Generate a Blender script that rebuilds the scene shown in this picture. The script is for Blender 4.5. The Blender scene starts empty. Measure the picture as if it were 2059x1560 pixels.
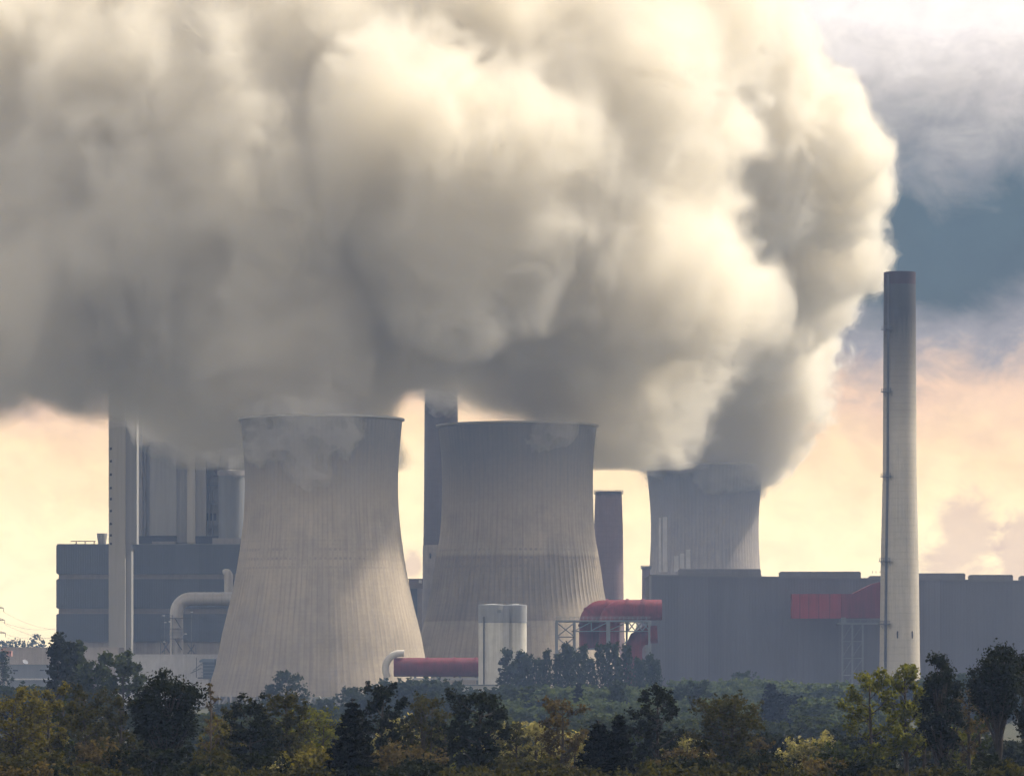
import bpy, math, random
import numpy as np
from mathutils import Vector

# ------------------------------------------------------------------ camera, sky, sun, exposure
sc = bpy.context.scene
EYE, HOR, CX = 15.3, 1340.0, 1029.5
FPX = CX / math.tan(math.radians(7.0))
cam_d = bpy.data.cameras.new("camera")
cam_d.sensor_width = 36.0
cam_d.lens = 18.0 / math.tan(math.radians(7.0))
cam_d.shift_y = (HOR - 780.0) / 2059.0
cam_d.clip_start, cam_d.clip_end = 1.0, 40000.0
cam = bpy.data.objects.new("camera", cam_d)
sc.collection.objects.link(cam)
cam.location = (0, 0, EYE)
cam.rotation_euler = (math.radians(90), 0, 0)
sc.camera = cam

SUN_EL, SUN_AZ = math.radians(50), math.radians(67)      # azimuth clockwise from +Y (the view direction)
sun_d = bpy.data.lights.new("sun", 'SUN')
sun_d.energy, sun_d.angle, sun_d.color = 5.0, math.radians(0.5), (1.0, 0.87, 0.68)
sun = bpy.data.objects.new("sun", sun_d)
sc.collection.objects.link(sun)
sv = Vector((math.sin(SUN_AZ) * math.cos(SUN_EL), math.cos(SUN_AZ) * math.cos(SUN_EL), math.sin(SUN_EL)))
sun.rotation_euler = sv.to_track_quat('Z', 'Y').to_euler()
sun.location = sv * 3000

sc.view_settings.view_transform = 'Standard'
sc.view_settings.look = 'None'
sc.view_settings.gamma = 1.0
sc.view_settings.exposure = 0.48
cy = sc.cycles
cy.max_bounces, cy.diffuse_bounces, cy.glossy_bounces = 24, 2, 2
cy.transmission_bounces, cy.volume_bounces, cy.transparent_max_bounces = 4, 11, 400
cy.use_denoising = True
cy.use_adaptive_sampling, cy.adaptive_threshold, cy.adaptive_min_samples = True, 0.06, 20
cy.sample_clamp_indirect = 6.0

world = bpy.data.worlds.new("World")
sc.world = world
world.use_nodes = True
WN = world.node_tree
WN.nodes.clear()

def nd(nt, t, **kw):
    n = nt.nodes.new(t)
    for k, v in kw.items():
        if k.startswith('i_'):
            n.inputs[int(k[2:])].default_value = v
        else:
            setattr(n, k, v)
    return n

def math_n(nt, op, a, b=None, c=None, clamp=False):
    n = nt.nodes.new('ShaderNodeMath'); n.operation = op; n.use_clamp = clamp
    for i, v in enumerate((a, b, c)):
        if v is None: continue
        if isinstance(v, (int, float)): n.inputs[i].default_value = v
        else: nt.links.new(v, n.inputs[i])
    return n.outputs[0]

def ramp(nt, fac, stops, interp='LINEAR'):
    n = nt.nodes.new('ShaderNodeValToRGB')
    cr = n.color_ramp; cr.interpolation = interp
    while len(cr.elements) < len(stops): cr.elements.new(0.5)
    for e, (p, c) in zip(cr.elements, stops):
        e.position = p; e.color = (*c, 1) if len(c) == 3 else c
    nt.links.new(fac, n.inputs[0])
    return n.outputs[0]

def mixc(nt, fac, a, b, mode='MIX'):
    n = nt.nodes.new('ShaderNodeMix'); n.data_type = 'RGBA'; n.blend_type = mode
    for sock, v in ((n.inputs[0], fac), (n.inputs[6], a), (n.inputs[7], b)):
        if isinstance(v, (int, float)): sock.default_value = v
        elif isinstance(v, tuple): sock.default_value = (*v, 1)
        else: nt.links.new(v, sock)
    return n.outputs[2]

def noise(nt, vec, scale, detail=4.0, rough=0.5, out=0, dist=0.0):
    n = nt.nodes.new('ShaderNodeTexNoise')
    n.inputs['Scale'].default_value = scale; n.inputs['Detail'].default_value = detail
    n.inputs['Roughness'].default_value = rough; n.inputs['Distortion'].default_value = dist
    nt.links.new(vec, n.inputs['Vector'])
    return n.outputs[out]

def lin(r, g, b):
    f = lambda v: ((v / 255 + 0.055) / 1.055) ** 2.4 if v > 10 else v / 255 / 12.92
    return (f(r), f(g), f(b))

def build_sky():
    nt = WN
    tc = nd(nt, 'ShaderNodeTexCoord')
    d = tc.outputs['Generated']
    sx = nt.nodes.new('ShaderNodeSeparateXYZ'); nt.links.new(d, sx.inputs[0])
    X, Z = sx.outputs[0], sx.outputs[2]
    # cloud banks: the elevation is pushed up and down by noise, then looked up in a ramp of cloud tones
    mp = nd(nt, 'ShaderNodeMapping'); mp.inputs['Scale'].default_value = (1, 1, 1.5); nt.links.new(d, mp.inputs[0])
    n1 = noise(nt, mp.outputs[0], 16, 5, .55)
    n2 = noise(nt, mp.outputs[0], 60, 9, .62, dist=.5)
    w = math_n(nt, 'ADD', math_n(nt, 'MULTIPLY', math_n(nt, 'SUBTRACT', n1, .5), .045),
               math_n(nt, 'MULTIPLY', math_n(nt, 'SUBTRACT', n2, .5), .022))
    e = math_n(nt, 'MULTIPLY', math_n(nt, 'ADD', Z, w), 4.0)
    # positions are 4 * sin(elevation): 0 horizon ... .64 about 9 degrees
    col = ramp(nt, e, [(0.0, (1.12, .92, .57)), (.14, (1.10, .86, .49)), (.22, (1.0, .70, .385)), (.275, (.82, .55, .35)),
                       (.315, (.30, .27, .26)), (.37, (.045, .066, .064)), (.45, (.046, .074, .074)), (.50, (.26, .245, .225)),
                       (.55, (.54, .485, .43)), (.61, (.94, .85, .77)), (.75, (.86, .78, .68)), (1.0, (.70, .64, .56))])
    n3 = noise(nt, mp.outputs[0], 90, 6, .6, dist=.4)
    col = mixc(nt, 1.0, col, ramp(nt, n3, [(.3, (.90, .89, .90)), (.7, (1.08, 1.07, 1.05))]), 'MULTIPLY')
    # small pink grey cloud heads low over the horizon
    Y_ = sx.outputs[1]
    for cx_, cz_, rx_, rz_ in ((.108, .030, .011, .014), (.123, .026, .010, .013), (-.024, .024, .003, .004)):
        dx = math_n(nt, 'DIVIDE', math_n(nt, 'SUBTRACT', math_n(nt, 'DIVIDE', X, Y_), cx_), rx_)
        dz = math_n(nt, 'DIVIDE', math_n(nt, 'SUBTRACT', Z, cz_), rz_)
        rr_ = math_n(nt, 'SQRT', math_n(nt, 'ADD', math_n(nt, 'MULTIPLY', dx, dx), math_n(nt, 'MULTIPLY', dz, dz)))
        rr_ = math_n(nt, 'ADD', rr_, math_n(nt, 'MULTIPLY', math_n(nt, 'SUBTRACT', n3, .5), 1.6))
        f_ = math_n(nt, 'MULTIPLY', ramp(nt, rr_, [(.45, (.6,) * 3), (1.0, (0, 0, 0))], 'EASE'), math_n(nt, 'GREATER_THAN', Y_, 0.0))
        col = mixc(nt, f_, col, (.58, .40, .33))
    sky = nd(nt, 'ShaderNodeTexSky', sky_type='NISHITA', sun_disc=False)
    sky.sun_elevation = SUN_EL; sky.sun_rotation = SUN_AZ
    b1 = nd(nt, 'ShaderNodeBackground'); b1.inputs[1].default_value = 0.06
    nt.links.new(sky.outputs[0], b1.inputs[0])
    b2 = nd(nt, 'ShaderNodeBackground'); b2.inputs[1].default_value = 1.0
    nt.links.new(col, b2.inputs[0])
    mx = nd(nt, 'ShaderNodeMixShader')
    cover = math_n(nt, 'MULTIPLY', ramp(nt, Z, [(.18, (1, 1, 1)), (.75, (.5, .5, .5))]), 1.0)
    nt.links.new(cover, mx.inputs[0]); nt.links.new(b1.outputs[0], mx.inputs[1]); nt.links.new(b2.outputs[0], mx.inputs[2])
    out = nd(nt, 'ShaderNodeOutputWorld'); nt.links.new(mx.outputs[0], out.inputs[0])
build_sky()

# ------------------------------------------------------------------ helpers
R = random.Random(7)
def P(px, py, Y):
    """The point seen at pixel (px, py) of the photograph at a distance of Y metres."""
    return Vector(((px - CX) * Y / FPX, Y, EYE + (HOR - py) * Y / FPX))
def WX(px, Y): return (px - CX) * Y / FPX
def WZ(py, Y): return EYE + (HOR - py) * Y / FPX

def tag(o, label, cat, group=None, kind=None):
    if label: o['label'] = label
    if cat: o['category'] = cat
    if group: o['group'] = group
    if kind: o['kind'] = kind
    return o

def thing(name, loc, label, cat, group=None):
    o = bpy.data.objects.new(name, None); sc.collection.objects.link(o)
    o.location = loc; o.empty_display_size = 1
    return tag(o, label, cat, group)

def mesh_np(name, V, F, smooth=False):
    """Mesh from numpy: V (n,3), F (m,k) with one polygon size."""
    me = bpy.data.meshes.new(name)
    V = np.ascontiguousarray(V, dtype=np.float32); F = np.ascontiguousarray(F, dtype=np.int32)
    k = F.shape[1]
    me.vertices.add(len(V)); me.vertices.foreach_set('co', V.ravel())
    me.loops.add(F.size); me.loops.foreach_set('vertex_index', F.ravel())
    me.polygons.add(len(F)); me.polygons.foreach_set('loop_start', np.arange(0, F.size, k, dtype=np.int32))
    me.update(calc_edges=True)
    if smooth: me.polygons.foreach_set('use_smooth', np.ones(len(F), dtype=bool))
    return me

def link_mesh(name, me, mat=None, parent=None):
    o = bpy.data.objects.new(name, me); sc.collection.objects.link(o)
    if mat is not None: me.materials.append(mat)
    if parent is not None: o.parent = parent
    return o

class MB:
    """Collects shapes in world coordinates; build() links them as ONE mesh object under a parent."""
    def __init__(s): s.v, s.f = [], []
    def add(s, vs, fs):
        b = len(s.v); s.v += [tuple(v) for v in vs]; s.f += [tuple(b + i for i in f) for f in fs]; return s
    def box(s, x0, x1, y0, y1, z0, z1):
        vs = [(x, y, z) for z in (z0, z1) for y in (y0, y1) for x in (x0, x1)]
        return s.add(vs, [(0, 2, 3, 1), (4, 5, 7, 6), (0, 1, 5, 4), (2, 6, 7, 3), (0, 4, 6, 2), (1, 3, 7, 5)])
    def prism(s, poly, y0, y1):
        """Extrude an (x, z) outline (counter-clockwise seen from -Y) from y0 to y1."""
        n = len(poly)
        vs = [(x, y0, z) for x, z in poly] + [(x, y1, z) for x, z in poly]
        return s.add(vs, [tuple(range(n)), tuple(range(2 * n - 1, n - 1, -1))] + [((i + 1) % n, i, n + i, n + (i + 1) % n) for i in range(n)])
    def tube(s, pts, r, n=10, caps=True):
        pts = [Vector(p) for p in pts]; rs = r if isinstance(r, (list, tuple)) else [r] * len(pts)
        vs, fs, m = [], [], len(pts)
        up = None
        for i, p in enumerate(pts):
            t = (pts[min(i + 1, m - 1)] - pts[max(i - 1, 0)]).normalized()
            if up is None:
                up = Vector((0, 0, 1)) if abs(t.z) < .9 else Vector((1, 0, 0))
            a = t.cross(up).normalized(); b = a.cross(t).normalized(); up = b
            for k in range(n):
                q = 2 * math.pi * k / n
                vs.append(p + (a * math.cos(q) + b * math.sin(q)) * rs[i])
        for i in range(m - 1):
            for k in range(n):
                k2 = (k + 1) % n
                fs.append((i * n + k, i * n + k2, (i + 1) * n + k2, (i + 1) * n + k))
        if caps: fs += [tuple(range(n - 1, -1, -1)), tuple(range((m - 1) * n, m * n))]
        return s.add(vs, fs)
    def lathe(s, cx, cy_, prof, n=64, a0=0.0, a1=2 * math.pi, rib=None):
        """prof = [(radius, z)] bottom to top, outside faces outward."""
        full = abs(a1 - a0 - 2 * math.pi) < 1e-6
        cnt = n if full else n + 1
        vs = []
        for r, z in prof:
            for k in range(cnt):
                a = a0 + (a1 - a0) * k / n
                rr = r + (rib(k, z) if rib else 0)
                vs.append((cx + rr * math.cos(a), cy_ + rr * math.sin(a), z))
        fs = []
        for i in range(len(prof) - 1):
            for k in range(n):
                k2 = (k + 1) % cnt
                fs.append((i * cnt + k, i * cnt + k2, (i + 1) * cnt + k2, (i + 1) * cnt + k))
        return s.add(vs, fs)
    def build(s, name, mat, parent=None, smooth=False, sharp=None):
        off = parent.matrix_world.translation if False else (parent.location if parent is not None else Vector((0, 0, 0)))
        p = parent
        if p is not None and p.parent is not None: off = p.location + p.parent.location
        if parent is None and s.v:
            pass
        me = bpy.data.meshes.new(name)
        me.from_pydata([(x - off[0], y - off[1], z - off[2]) for x, y, z in s.v], [], s.f)
        me.update()
        if smooth:
            me.polygons.foreach_set('use_smooth', np.ones(len(me.polygons), dtype=bool))
            if sharp: me.set_sharp_from_angle(angle=math.radians(sharp))
        return link_mesh(name, me, mat, parent)

def new_mat(name):
    m = bpy.data.materials.new(name); m.use_nodes = True
    nt = m.node_tree
    return m, nt, nt.nodes['Principled BSDF'], nt.nodes['Material Output']

def gz(Y):
    """Ground height: the viewpoint stands on a slope that runs down to the plain."""
    return float(np.interp(Y, [0, 120, 200, 300, 400, 500, 620], [12.5, 8.5, 6.5, 4.6, 2.6, 1.0, 0.0]))
# ------------------------------------------------------------------ materials of the plant
def plain(name, col, rough=.8, var=.12, scale=.25, metal=0.0, streak=.0):
    """A painted or weathered surface: base colour broken by patchy noise and, with streak, by vertical run marks."""
    m, nt, b, o = new_mat(name)
    tc = nd(nt, 'ShaderNodeTexCoord')
    n = noise(nt, tc.outputs['Object'], scale, 6, .6)
    c = ramp(nt, n, [(.3, tuple(v * (1 - var) for v in col)), (.7, tuple(min(1, v * (1 + var)) for v in col))])
    if streak:
        mp = nd(nt, 'ShaderNodeMapping'); mp.inputs['Scale'].default_value = (1.2, 1.2, .05)
        nt.links.new(tc.outputs['Object'], mp.inputs[0])
        s = noise(nt, mp.outputs[0], 1.0, 5, .65)
        c = mixc(nt, 1.0, c, ramp(nt, s, [(.35, (1 - streak,) * 3), (.62, (1, 1, 1))]), 'MULTIPLY')
    nt.links.new(c, b.inputs['Base Color'])
    b.inputs['Roughness'].default_value = rough; b.inputs['Metallic'].default_value = metal
    return m

def cladding(name, col, pitch=1.2, var=.10, depth=.25, rough=.65, vertical=True, patch=.03):
    """Profiled sheet metal: fine ribs as bump, panels of slightly different tone."""
    m, nt, b, o = new_mat(name)
    tc = nd(nt, 'ShaderNodeTexCoord')
    sx = nd(nt, 'ShaderNodeSeparateXYZ'); nt.links.new(tc.outputs['Object'], sx.inputs[0])
    a = math_n(nt, 'ADD', sx.outputs[0], sx.outputs[1]) if vertical else sx.outputs[2]
    cell = math_n(nt, 'FLOOR', math_n(nt, 'DIVIDE', a, pitch * 5))
    wn = nd(nt, 'ShaderNodeTexWhiteNoise', noise_dimensions='1D'); nt.links.new(cell, wn.inputs['W'])
    n = noise(nt, tc.outputs['Object'], patch, 5, .6)
    t = math_n(nt, 'ADD', math_n(nt, 'MULTIPLY', wn.outputs['Value'], .35), math_n(nt, 'MULTIPLY', n, .65))
    c = ramp(nt, t, [(.25, tuple(v * (1 - var) for v in col)), (.75, tuple(v * (1 + var) for v in col))])
    mp = nd(nt, 'ShaderNodeMapping'); mp.inputs['Scale'].default_value = (.8, .8, .04); nt.links.new(tc.outputs['Object'], mp.inputs[0])
    s = noise(nt, mp.outputs[0], 1.0, 4, .6)
    c = mixc(nt, 1.0, c, ramp(nt, s, [(.3, (.88,) * 3), (.6, (1, 1, 1))]), 'MULTIPLY')
    nt.links.new(c, b.inputs['Base Color'])
    w = math_n(nt, 'PINGPONG', math_n(nt, 'DIVIDE', a, pitch), .5)
    bp = nd(nt, 'ShaderNodeBump'); bp.inputs['Strength'].default_value = depth; bp.inputs['Distance'].default_value = .3
    nt.links.new(w, bp.inputs['Height']); nt.links.new(bp.outputs[0], b.inputs['Normal'])
    b.inputs['Roughness'].default_value = rough
    return m

def tower_concrete(name, col, ribs, zones, stain_top, H, grid=0.0, seed=0.0):
    """Weathered shell concrete. zones: [(height, tone)] along the shell; stain_top: sooty wet run-off under the rim."""
    m, nt, b, o = new_mat(name)
    tc = nd(nt, 'ShaderNodeTexCoord')
    sx = nd(nt, 'ShaderNodeSeparateXYZ'); nt.links.new(tc.outputs['Object'], sx.inputs[0])
    ang = math_n(nt, 'ARCTAN2', sx.outputs[1], sx.outputs[0])
    z = sx.outputs[2]
    cv = nd(nt, 'ShaderNodeCombineXYZ')
    nt.links.new(math_n(nt, 'MULTIPLY', ang, 30.0), cv.inputs[0]); nt.links.new(math_n(nt, 'MULTIPLY', z, .035), cv.inputs[1]); cv.inputs[2].default_value = seed
    st = noise(nt, cv.outputs[0], 1.1, 6, .65)
    cv2 = nd(nt, 'ShaderNodeCombineXYZ')
    nt.links.new(math_n(nt, 'MULTIPLY', ang, 30.0), cv2.inputs[0]); nt.links.new(z, cv2.inputs[1]); cv2.inputs[2].default_value = seed + 5
    blot = noise(nt, cv2.outputs[0], .07, 6, .62)
    fine = noise(nt, cv2.outputs[0], .6, 4, .6)
    zz = math_n(nt, 'DIVIDE', math_n(nt, 'ADD', z, math_n(nt, 'MULTIPLY', math_n(nt, 'SUBTRACT', blot, .5), 0.8)), H)
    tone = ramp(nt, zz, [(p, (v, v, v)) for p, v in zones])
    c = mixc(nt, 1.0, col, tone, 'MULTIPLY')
    c = mixc(nt, 1.0, c, ramp(nt, st, [(.30, (.80, .80, .81)), (.60, (1.06, 1.05, 1.03))]), 'MULTIPLY')
    c = mixc(nt, 1.0, c, ramp(nt, blot, [(.32, (.80, .81, .83)), (.62, (1.05, 1.04, 1.02))]), 'MULTIPLY')
    c = mixc(nt, 1.0, c, ramp(nt, fine, [(.3, (.93,) * 3), (.7, (1.05,) * 3)]), 'MULTIPLY')
    # dark joints between the meridian ribs
    fr = math_n(nt, 'PINGPONG', math_n(nt, 'MULTIPLY', ang, ribs / (2 * math.pi)), .5)
    j = ramp(nt, fr, [(.05, (.86, .86, .87)), (.20, (1, 1, 1))])
    c = mixc(nt, .75, c, mixc(nt, 1.0, c, j, 'MULTIPLY'))
    # lift joints of the climbing formwork
    fz = math_n(nt, 'PINGPONG', math_n(nt, 'DIVIDE', z, 1.5), .5)
    c = mixc(nt, .25 + grid * .6, c, mixc(nt, 1.0, c, ramp(nt, fz, [(.04, (.84,) * 3), (.12, (1, 1, 1))]), 'MULTIPLY'))
    if grid:   # band of dotted patches left by old repairs
        d1 = math_n(nt, 'GREATER_THAN', math_n(nt, 'PINGPONG', math_n(nt, 'MULTIPLY', ang, ribs / (2 * math.pi)), .5), .22)
        d2 = math_n(nt, 'GREATER_THAN', math_n(nt, 'PINGPONG', math_n(nt, 'DIVIDE', z, 3.4), .5), .36)
        band = ramp(nt, math_n(nt, 'DIVIDE', z, H), [(.46, (0, 0, 0)), (.49, (1, 1, 1)), (.55, (1, 1, 1)), (.58, (0, 0, 0))])
        pa = ramp(nt, blot, [(.45, (0, 0, 0)), (.6, (1, 1, 1))])
        f = math_n(nt, 'MULTIPLY', math_n(nt, 'MULTIPLY', d1, d2), math_n(nt, 'MULTIPLY', band, pa))
        c = mixc(nt, math_n(nt, 'MULTIPLY', f, .45), c, (.12, .12, .13))
    w = math_n(nt, 'ADD', math_n(nt, 'DIVIDE', z, H), math_n(nt, 'MULTIPLY', math_n(nt, 'SUBTRACT', st, .5), .35))
    w = math_n(nt, 'ADD', w, math_n(nt, 'MULTIPLY', math_n(nt, 'SUBTRACT', blot, .5), .25))
    wet = ramp(nt, w, [(stain_top, (0, 0, 0)), (min(1, stain_top + .22), (1, 1, 1))])
    c = mixc(nt, math_n(nt, 'MULTIPLY', wet, .66), c, (.105, .115, .125))
    nt.links.new(c, b.inputs['Base Color']); b.inputs['Roughness'].default_value = .9
    return m

# ------------------------------------------------------------------ ground
def grass_mat():
    m, nt, b, o = new_mat('meadow')
    tc = nd(nt, 'ShaderNodeTexCoord')
    n = noise(nt, tc.outputs['Object'], .05, 8, .65)
    c = ramp(nt, n, [(.3, (.014, .019, .008)), (.5, (.028, .032, .012)), (.7, (.05, .045, .018))])
    nt.links.new(c, b.inputs['Base Color']); b.inputs['Roughness'].default_value = 1
    return m
mb = MB(); ys = [-300, 0, 60, 120, 160, 200, 250, 300, 350, 400, 450, 500, 560, 620, 700, 2000, 12000]
mb.add([(s * (2500 + max(0, y) * .6), y, gz(max(y, 0))) for y in ys for s in (-1, 1)], [(2 * i, 2 * i + 1, 2 * i + 3, 2 * i + 2) for i in range(len(ys) - 1)])
tag(mb.build('ground', grass_mat()), None, None, kind='structure')

# ------------------------------------------------------------------ cooling towers
def smooth_prof(prof, Y, step=3.0):
    """(radius px, row) listed bottom to top -> dense (radius m, z m) through a Catmull-Rom curve."""
    p = [(r * Y / FPX, WZ(py, Y)) for r, py in prof]
    out = []
    for i in range(len(p) - 1):
        p0, p1, p2, p3 = p[max(i - 1, 0)], p[i], p[i + 1], p[min(i + 2, len(p) - 1)]
        n = max(1, int((p2[1] - p1[1]) / step))
        for k in range(n):
            t = k / n
            z = p1[1] + (p2[1] - p1[1]) * t
            m1 = (p2[0] - p0[0]) / (p2[1] - p0[1]) * (p2[1] - p1[1]); m2 = (p3[0] - p1[0]) / (p3[1] - p1[1]) * (p2[1] - p1[1])
            h = (2 * t ** 3 - 3 * t * t + 1) * p1[0] + (t ** 3 - 2 * t * t + t) * m1 + (-2 * t ** 3 + 3 * t * t) * p2[0] + (t ** 3 - t * t) * m2
            out.append((h, z))
    out.append(p[-1])
    return out

M_COLUMN = plain('column_concrete', (.42, .40, .37))
def cooling_tower(cxp, Y, prof, ribs, mat, label, lip, rib_h, ncol):
    rh = rib_h if callable(rib_h) else (lambda z: rib_h)
    c = P(cxp, HOR, Y); t = thing('cooling_tower', (c.x, Y, 0), label, 'cooling tower', 'hyperbolic cooling towers')
    pr = smooth_prof(prof, Y)
    mb = MB()
    n = ribs * 4
    mb.lathe(c.x, Y, pr, n, rib=lambda k, z: rh(z) if k % 4 == 0 else 0)
    inner = [(r - .7, z) for r, z in pr[::-1]]
    mb.lathe(c.x, Y, [(pr[-1][0], pr[-1][1]), (inner[0][0], pr[-1][1])], n)
    mb.lathe(c.x, Y, inner, 96)
    mb.lathe(c.x, Y, [(inner[-1][0], pr[0][1]), (pr[0][0] + .3, pr[0][1])], 96)
    mb.build('shell', mat, t, True, 40)
    top = pr[-1]
    mb = MB(); mb.lathe(c.x, Y, [(top[0] - .2, top[1] - .9), (top[0] + lip, top[1] - .5), (top[0] + lip, top[1] + .15), (top[0] - .9, top[1] + .25)], 128)
    mb.build('rim', M_COLUMN, t, True, 30)
    r0, z0 = pr[0]
    for k in range(ncol):
        mb = MB(); a = 2 * math.pi * (k + .5) / ncol; da = .36 * 2 * math.pi / ncol
        foot = Vector((c.x + (r0 + 1.6) * math.cos(a), Y + (r0 + 1.6) * math.sin(a), 0))
        for s in (-1, 1):
            mb.tube([foot + Vector((math.sin(a) * -.3 * s, math.cos(a) * .3 * s, 0)), (c.x + r0 * math.cos(a + s * da), Y + r0 * math.sin(a + s * da), z0 + .2)], .38, 8)
        mb.build('support_column', M_COLUMN, t)
    mb = MB(); mb.lathe(c.x, Y, [(r0 + 3.2, -.1), (r0 + 3.2, 1.1), (r0 + 2.9, 1.1), (r0 + 2.9, .25), (0.1, .25)], 96)
    mb.build('basin', M_COLUMN, t)
    return t, pr

T1 = [(229, 1399), (225, 1381), (208, 1321), (200, 1278), (183, 1209), (170, 1145), (161.5, 1089), (156, 1038), (153.5, 986), (155, 922), (159, 879), (162, 843)]
T2 = [(230, 1402), (193, 1271), (174.5, 1198), (166, 1142), (157, 1086), (153, 1039), (151.5, 980), (152.5, 923), (157.5, 872), (159.5, 856)]
T3 = [(170, 1388), (140, 1270), (111.5, 1147), (109.5, 1120), (108, 1087), (108.5, 1033), (112.5, 980), (116, 950), (117.5, 936)]
CON = (.43, .372, .30)
H1, H2, H3 = WZ(843, 1600), WZ(856, 1720), WZ(936, 2267)
mt1 = tower_concrete('shell_concrete_pale', CON, 104, [(0, .90), (.3, .94), (.5, 1.0), (.7, 1.0), (1, .9)], .70, H1, .25, 1.0)
mt2 = tower_concrete('shell_concrete_banded', CON, 96, [(0, 1.0), (.292, 1.0), (.297, .70), (.525, .74), (.535, 1.02), (.7, 1.0), (1, .9)], .68, H2, .1, 9.0)
mt3 = tower_concrete('shell_concrete_greyer', (.34, .31, .29), 88, [(0, 1.0), (.5, .95), (.8, .85), (1, .8)], .74, H3, 0, 17.0)  # greyer concrete, darker towards the rim
cooling_tower(646.5, 1600, T1, 104, mt1, "pale ribbed cooling tower with a dotted stain band, beside the striped boiler block", 1.0, .08, 36)
t2, pr2 = cooling_tower(1040.5, 1720, T2, 96, mt2, "two tone cooling tower with a darker ribbed band round its waist, behind the silos", 1.0, lambda z: .30 if WZ(1230, 1720) < z < WZ(1086, 1720) else .07, 36)
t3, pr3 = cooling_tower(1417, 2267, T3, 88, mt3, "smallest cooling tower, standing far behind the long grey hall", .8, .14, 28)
# pale flush panels patched onto the far tower
def r_at(pr, z):
    for (r0, z0), (r1, z1) in zip(pr, pr[1:]):
        if z0 <= z <= z1: return r0 + (r1 - r0) * (z - z0) / (z1 - z0)
    return pr[0][0]
M_PATCH = plain('pale_render', (.46, .43, .40), streak=.15)
for x0, x1, ra, rb in ((1337, 1342, 1028, 1142), (1345, 1354, 1027, 1142), (1368, 1377, 1109, 1142), (1380, 1388.5, 1104, 1142), (1392, 1401, 1096, 1142)):
    mb = MB(); vs = []; N = 12
    cxm = t3.location.x
    for i in range(N + 1):
        z = WZ(rb, 2160) + (WZ(ra, 2160) - WZ(rb, 2160)) * i / N
        for px in (x0, x1):
            R_ = r_at(pr3, z) + .35
            x = WX(px, 2160); dx = max(-R_, min(R_, x - cxm))
            a = math.acos(dx / R_)
            for rr in (R_, R_ - .6): vs.append((cxm + rr * math.cos(a), 2267 - rr * math.sin(a), z))
    fs = []
    for i in range(N):
        a, b_ = 4 * i, 4 * (i + 1)
        fs += [(a, a + 2, b_ + 2, b_), (a + 1, a, b_, b_ + 1), (a + 2, a + 3, b_ + 3, b_ + 2)]
    fs += [(0, 1, 3, 2), (4 * N, 4 * N + 2, 4 * N + 3, 4 * N + 1)]
    mb.add(vs, fs); mb.build('repair_panel', M_PATCH, t3)

# ------------------------------------------------------------------ chimneys
M_STEEL = plain('dark_steel', (.07, .075, .085), .6)
M_GREYSTEEL = plain('grey_steel', (.16, .18, .20), .55)
M_RED = plain('red_duct_paint', (.19, .016, .032), .7, .22, .12, streak=.45)
M_RED2 = plain('dark_red_paint', (.15, .014, .030), .7, .22, .12, streak=.4)

def chimney_mat(name, col, soot, H, band=None):
    m, nt, b, o = new_mat(name)
    tc = nd(nt, 'ShaderNodeTexCoord'); sx = nd(nt, 'ShaderNodeSeparateXYZ'); nt.links.new(tc.outputs['Object'], sx.inputs[0])
    ang = math_n(nt, 'ARCTAN2', sx.outputs[1], sx.outputs[0]); z = sx.outputs[2]
    cv = nd(nt, 'ShaderNodeCombineXYZ'); nt.links.new(math_n(nt, 'MULTIPLY', ang, 7.0), cv.inputs[0]); nt.links.new(math_n(nt, 'MULTIPLY', z, .03), cv.inputs[1])
    st = noise(nt, cv.outputs[0], 2.0, 6, .7)
    bl_ = noise(nt, tc.outputs['Object'], .12, 6, .6)
    c = mixc(nt, 1.0, col, ramp(nt, st, [(.3, (.80,) * 3), (.6, (1.04,) * 3)]), 'MULTIPLY')
    c = mixc(nt, 1.0, c, ramp(nt, bl_, [(.3, (.90,) * 3), (.7, (1.06,) * 3)]), 'MULTIPLY')
    fz = math_n(nt, 'PINGPONG', math_n(nt, 'DIVIDE', z, 2.5), .5)
    c = mixc(nt, .6, c, mixc(nt, 1.0, c, ramp(nt, fz, [(.03, (.84,) * 3), (.09, (1,) * 3)]), 'MULTIPLY'))
    w = math_n(nt, 'ADD', math_n(nt, 'DIVIDE', z, H), math_n(nt, 'MULTIPLY', math_n(nt, 'SUBTRACT', st, .5), .14))
    s = ramp(nt, w, [(soot[0], (0, 0, 0)), (soot[1], (.68,) * 3), (.90, (.97,) * 3)])
    c = mixc(nt, s, c, (.02, .02, .02))
    if band:
        c = mixc(nt, math_n(nt, 'GREATER_THAN', z, band), c, mixc(nt, ramp(nt, bl_, [(.35, (0, 0, 0)), (.6, (1,) * 3)]), (.014, .003, .004), (.03, .006, .007)))
    nt.links.new(c, b.inputs['Base Color']); b.inputs['Roughness'].default_value = .9
    return m

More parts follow.
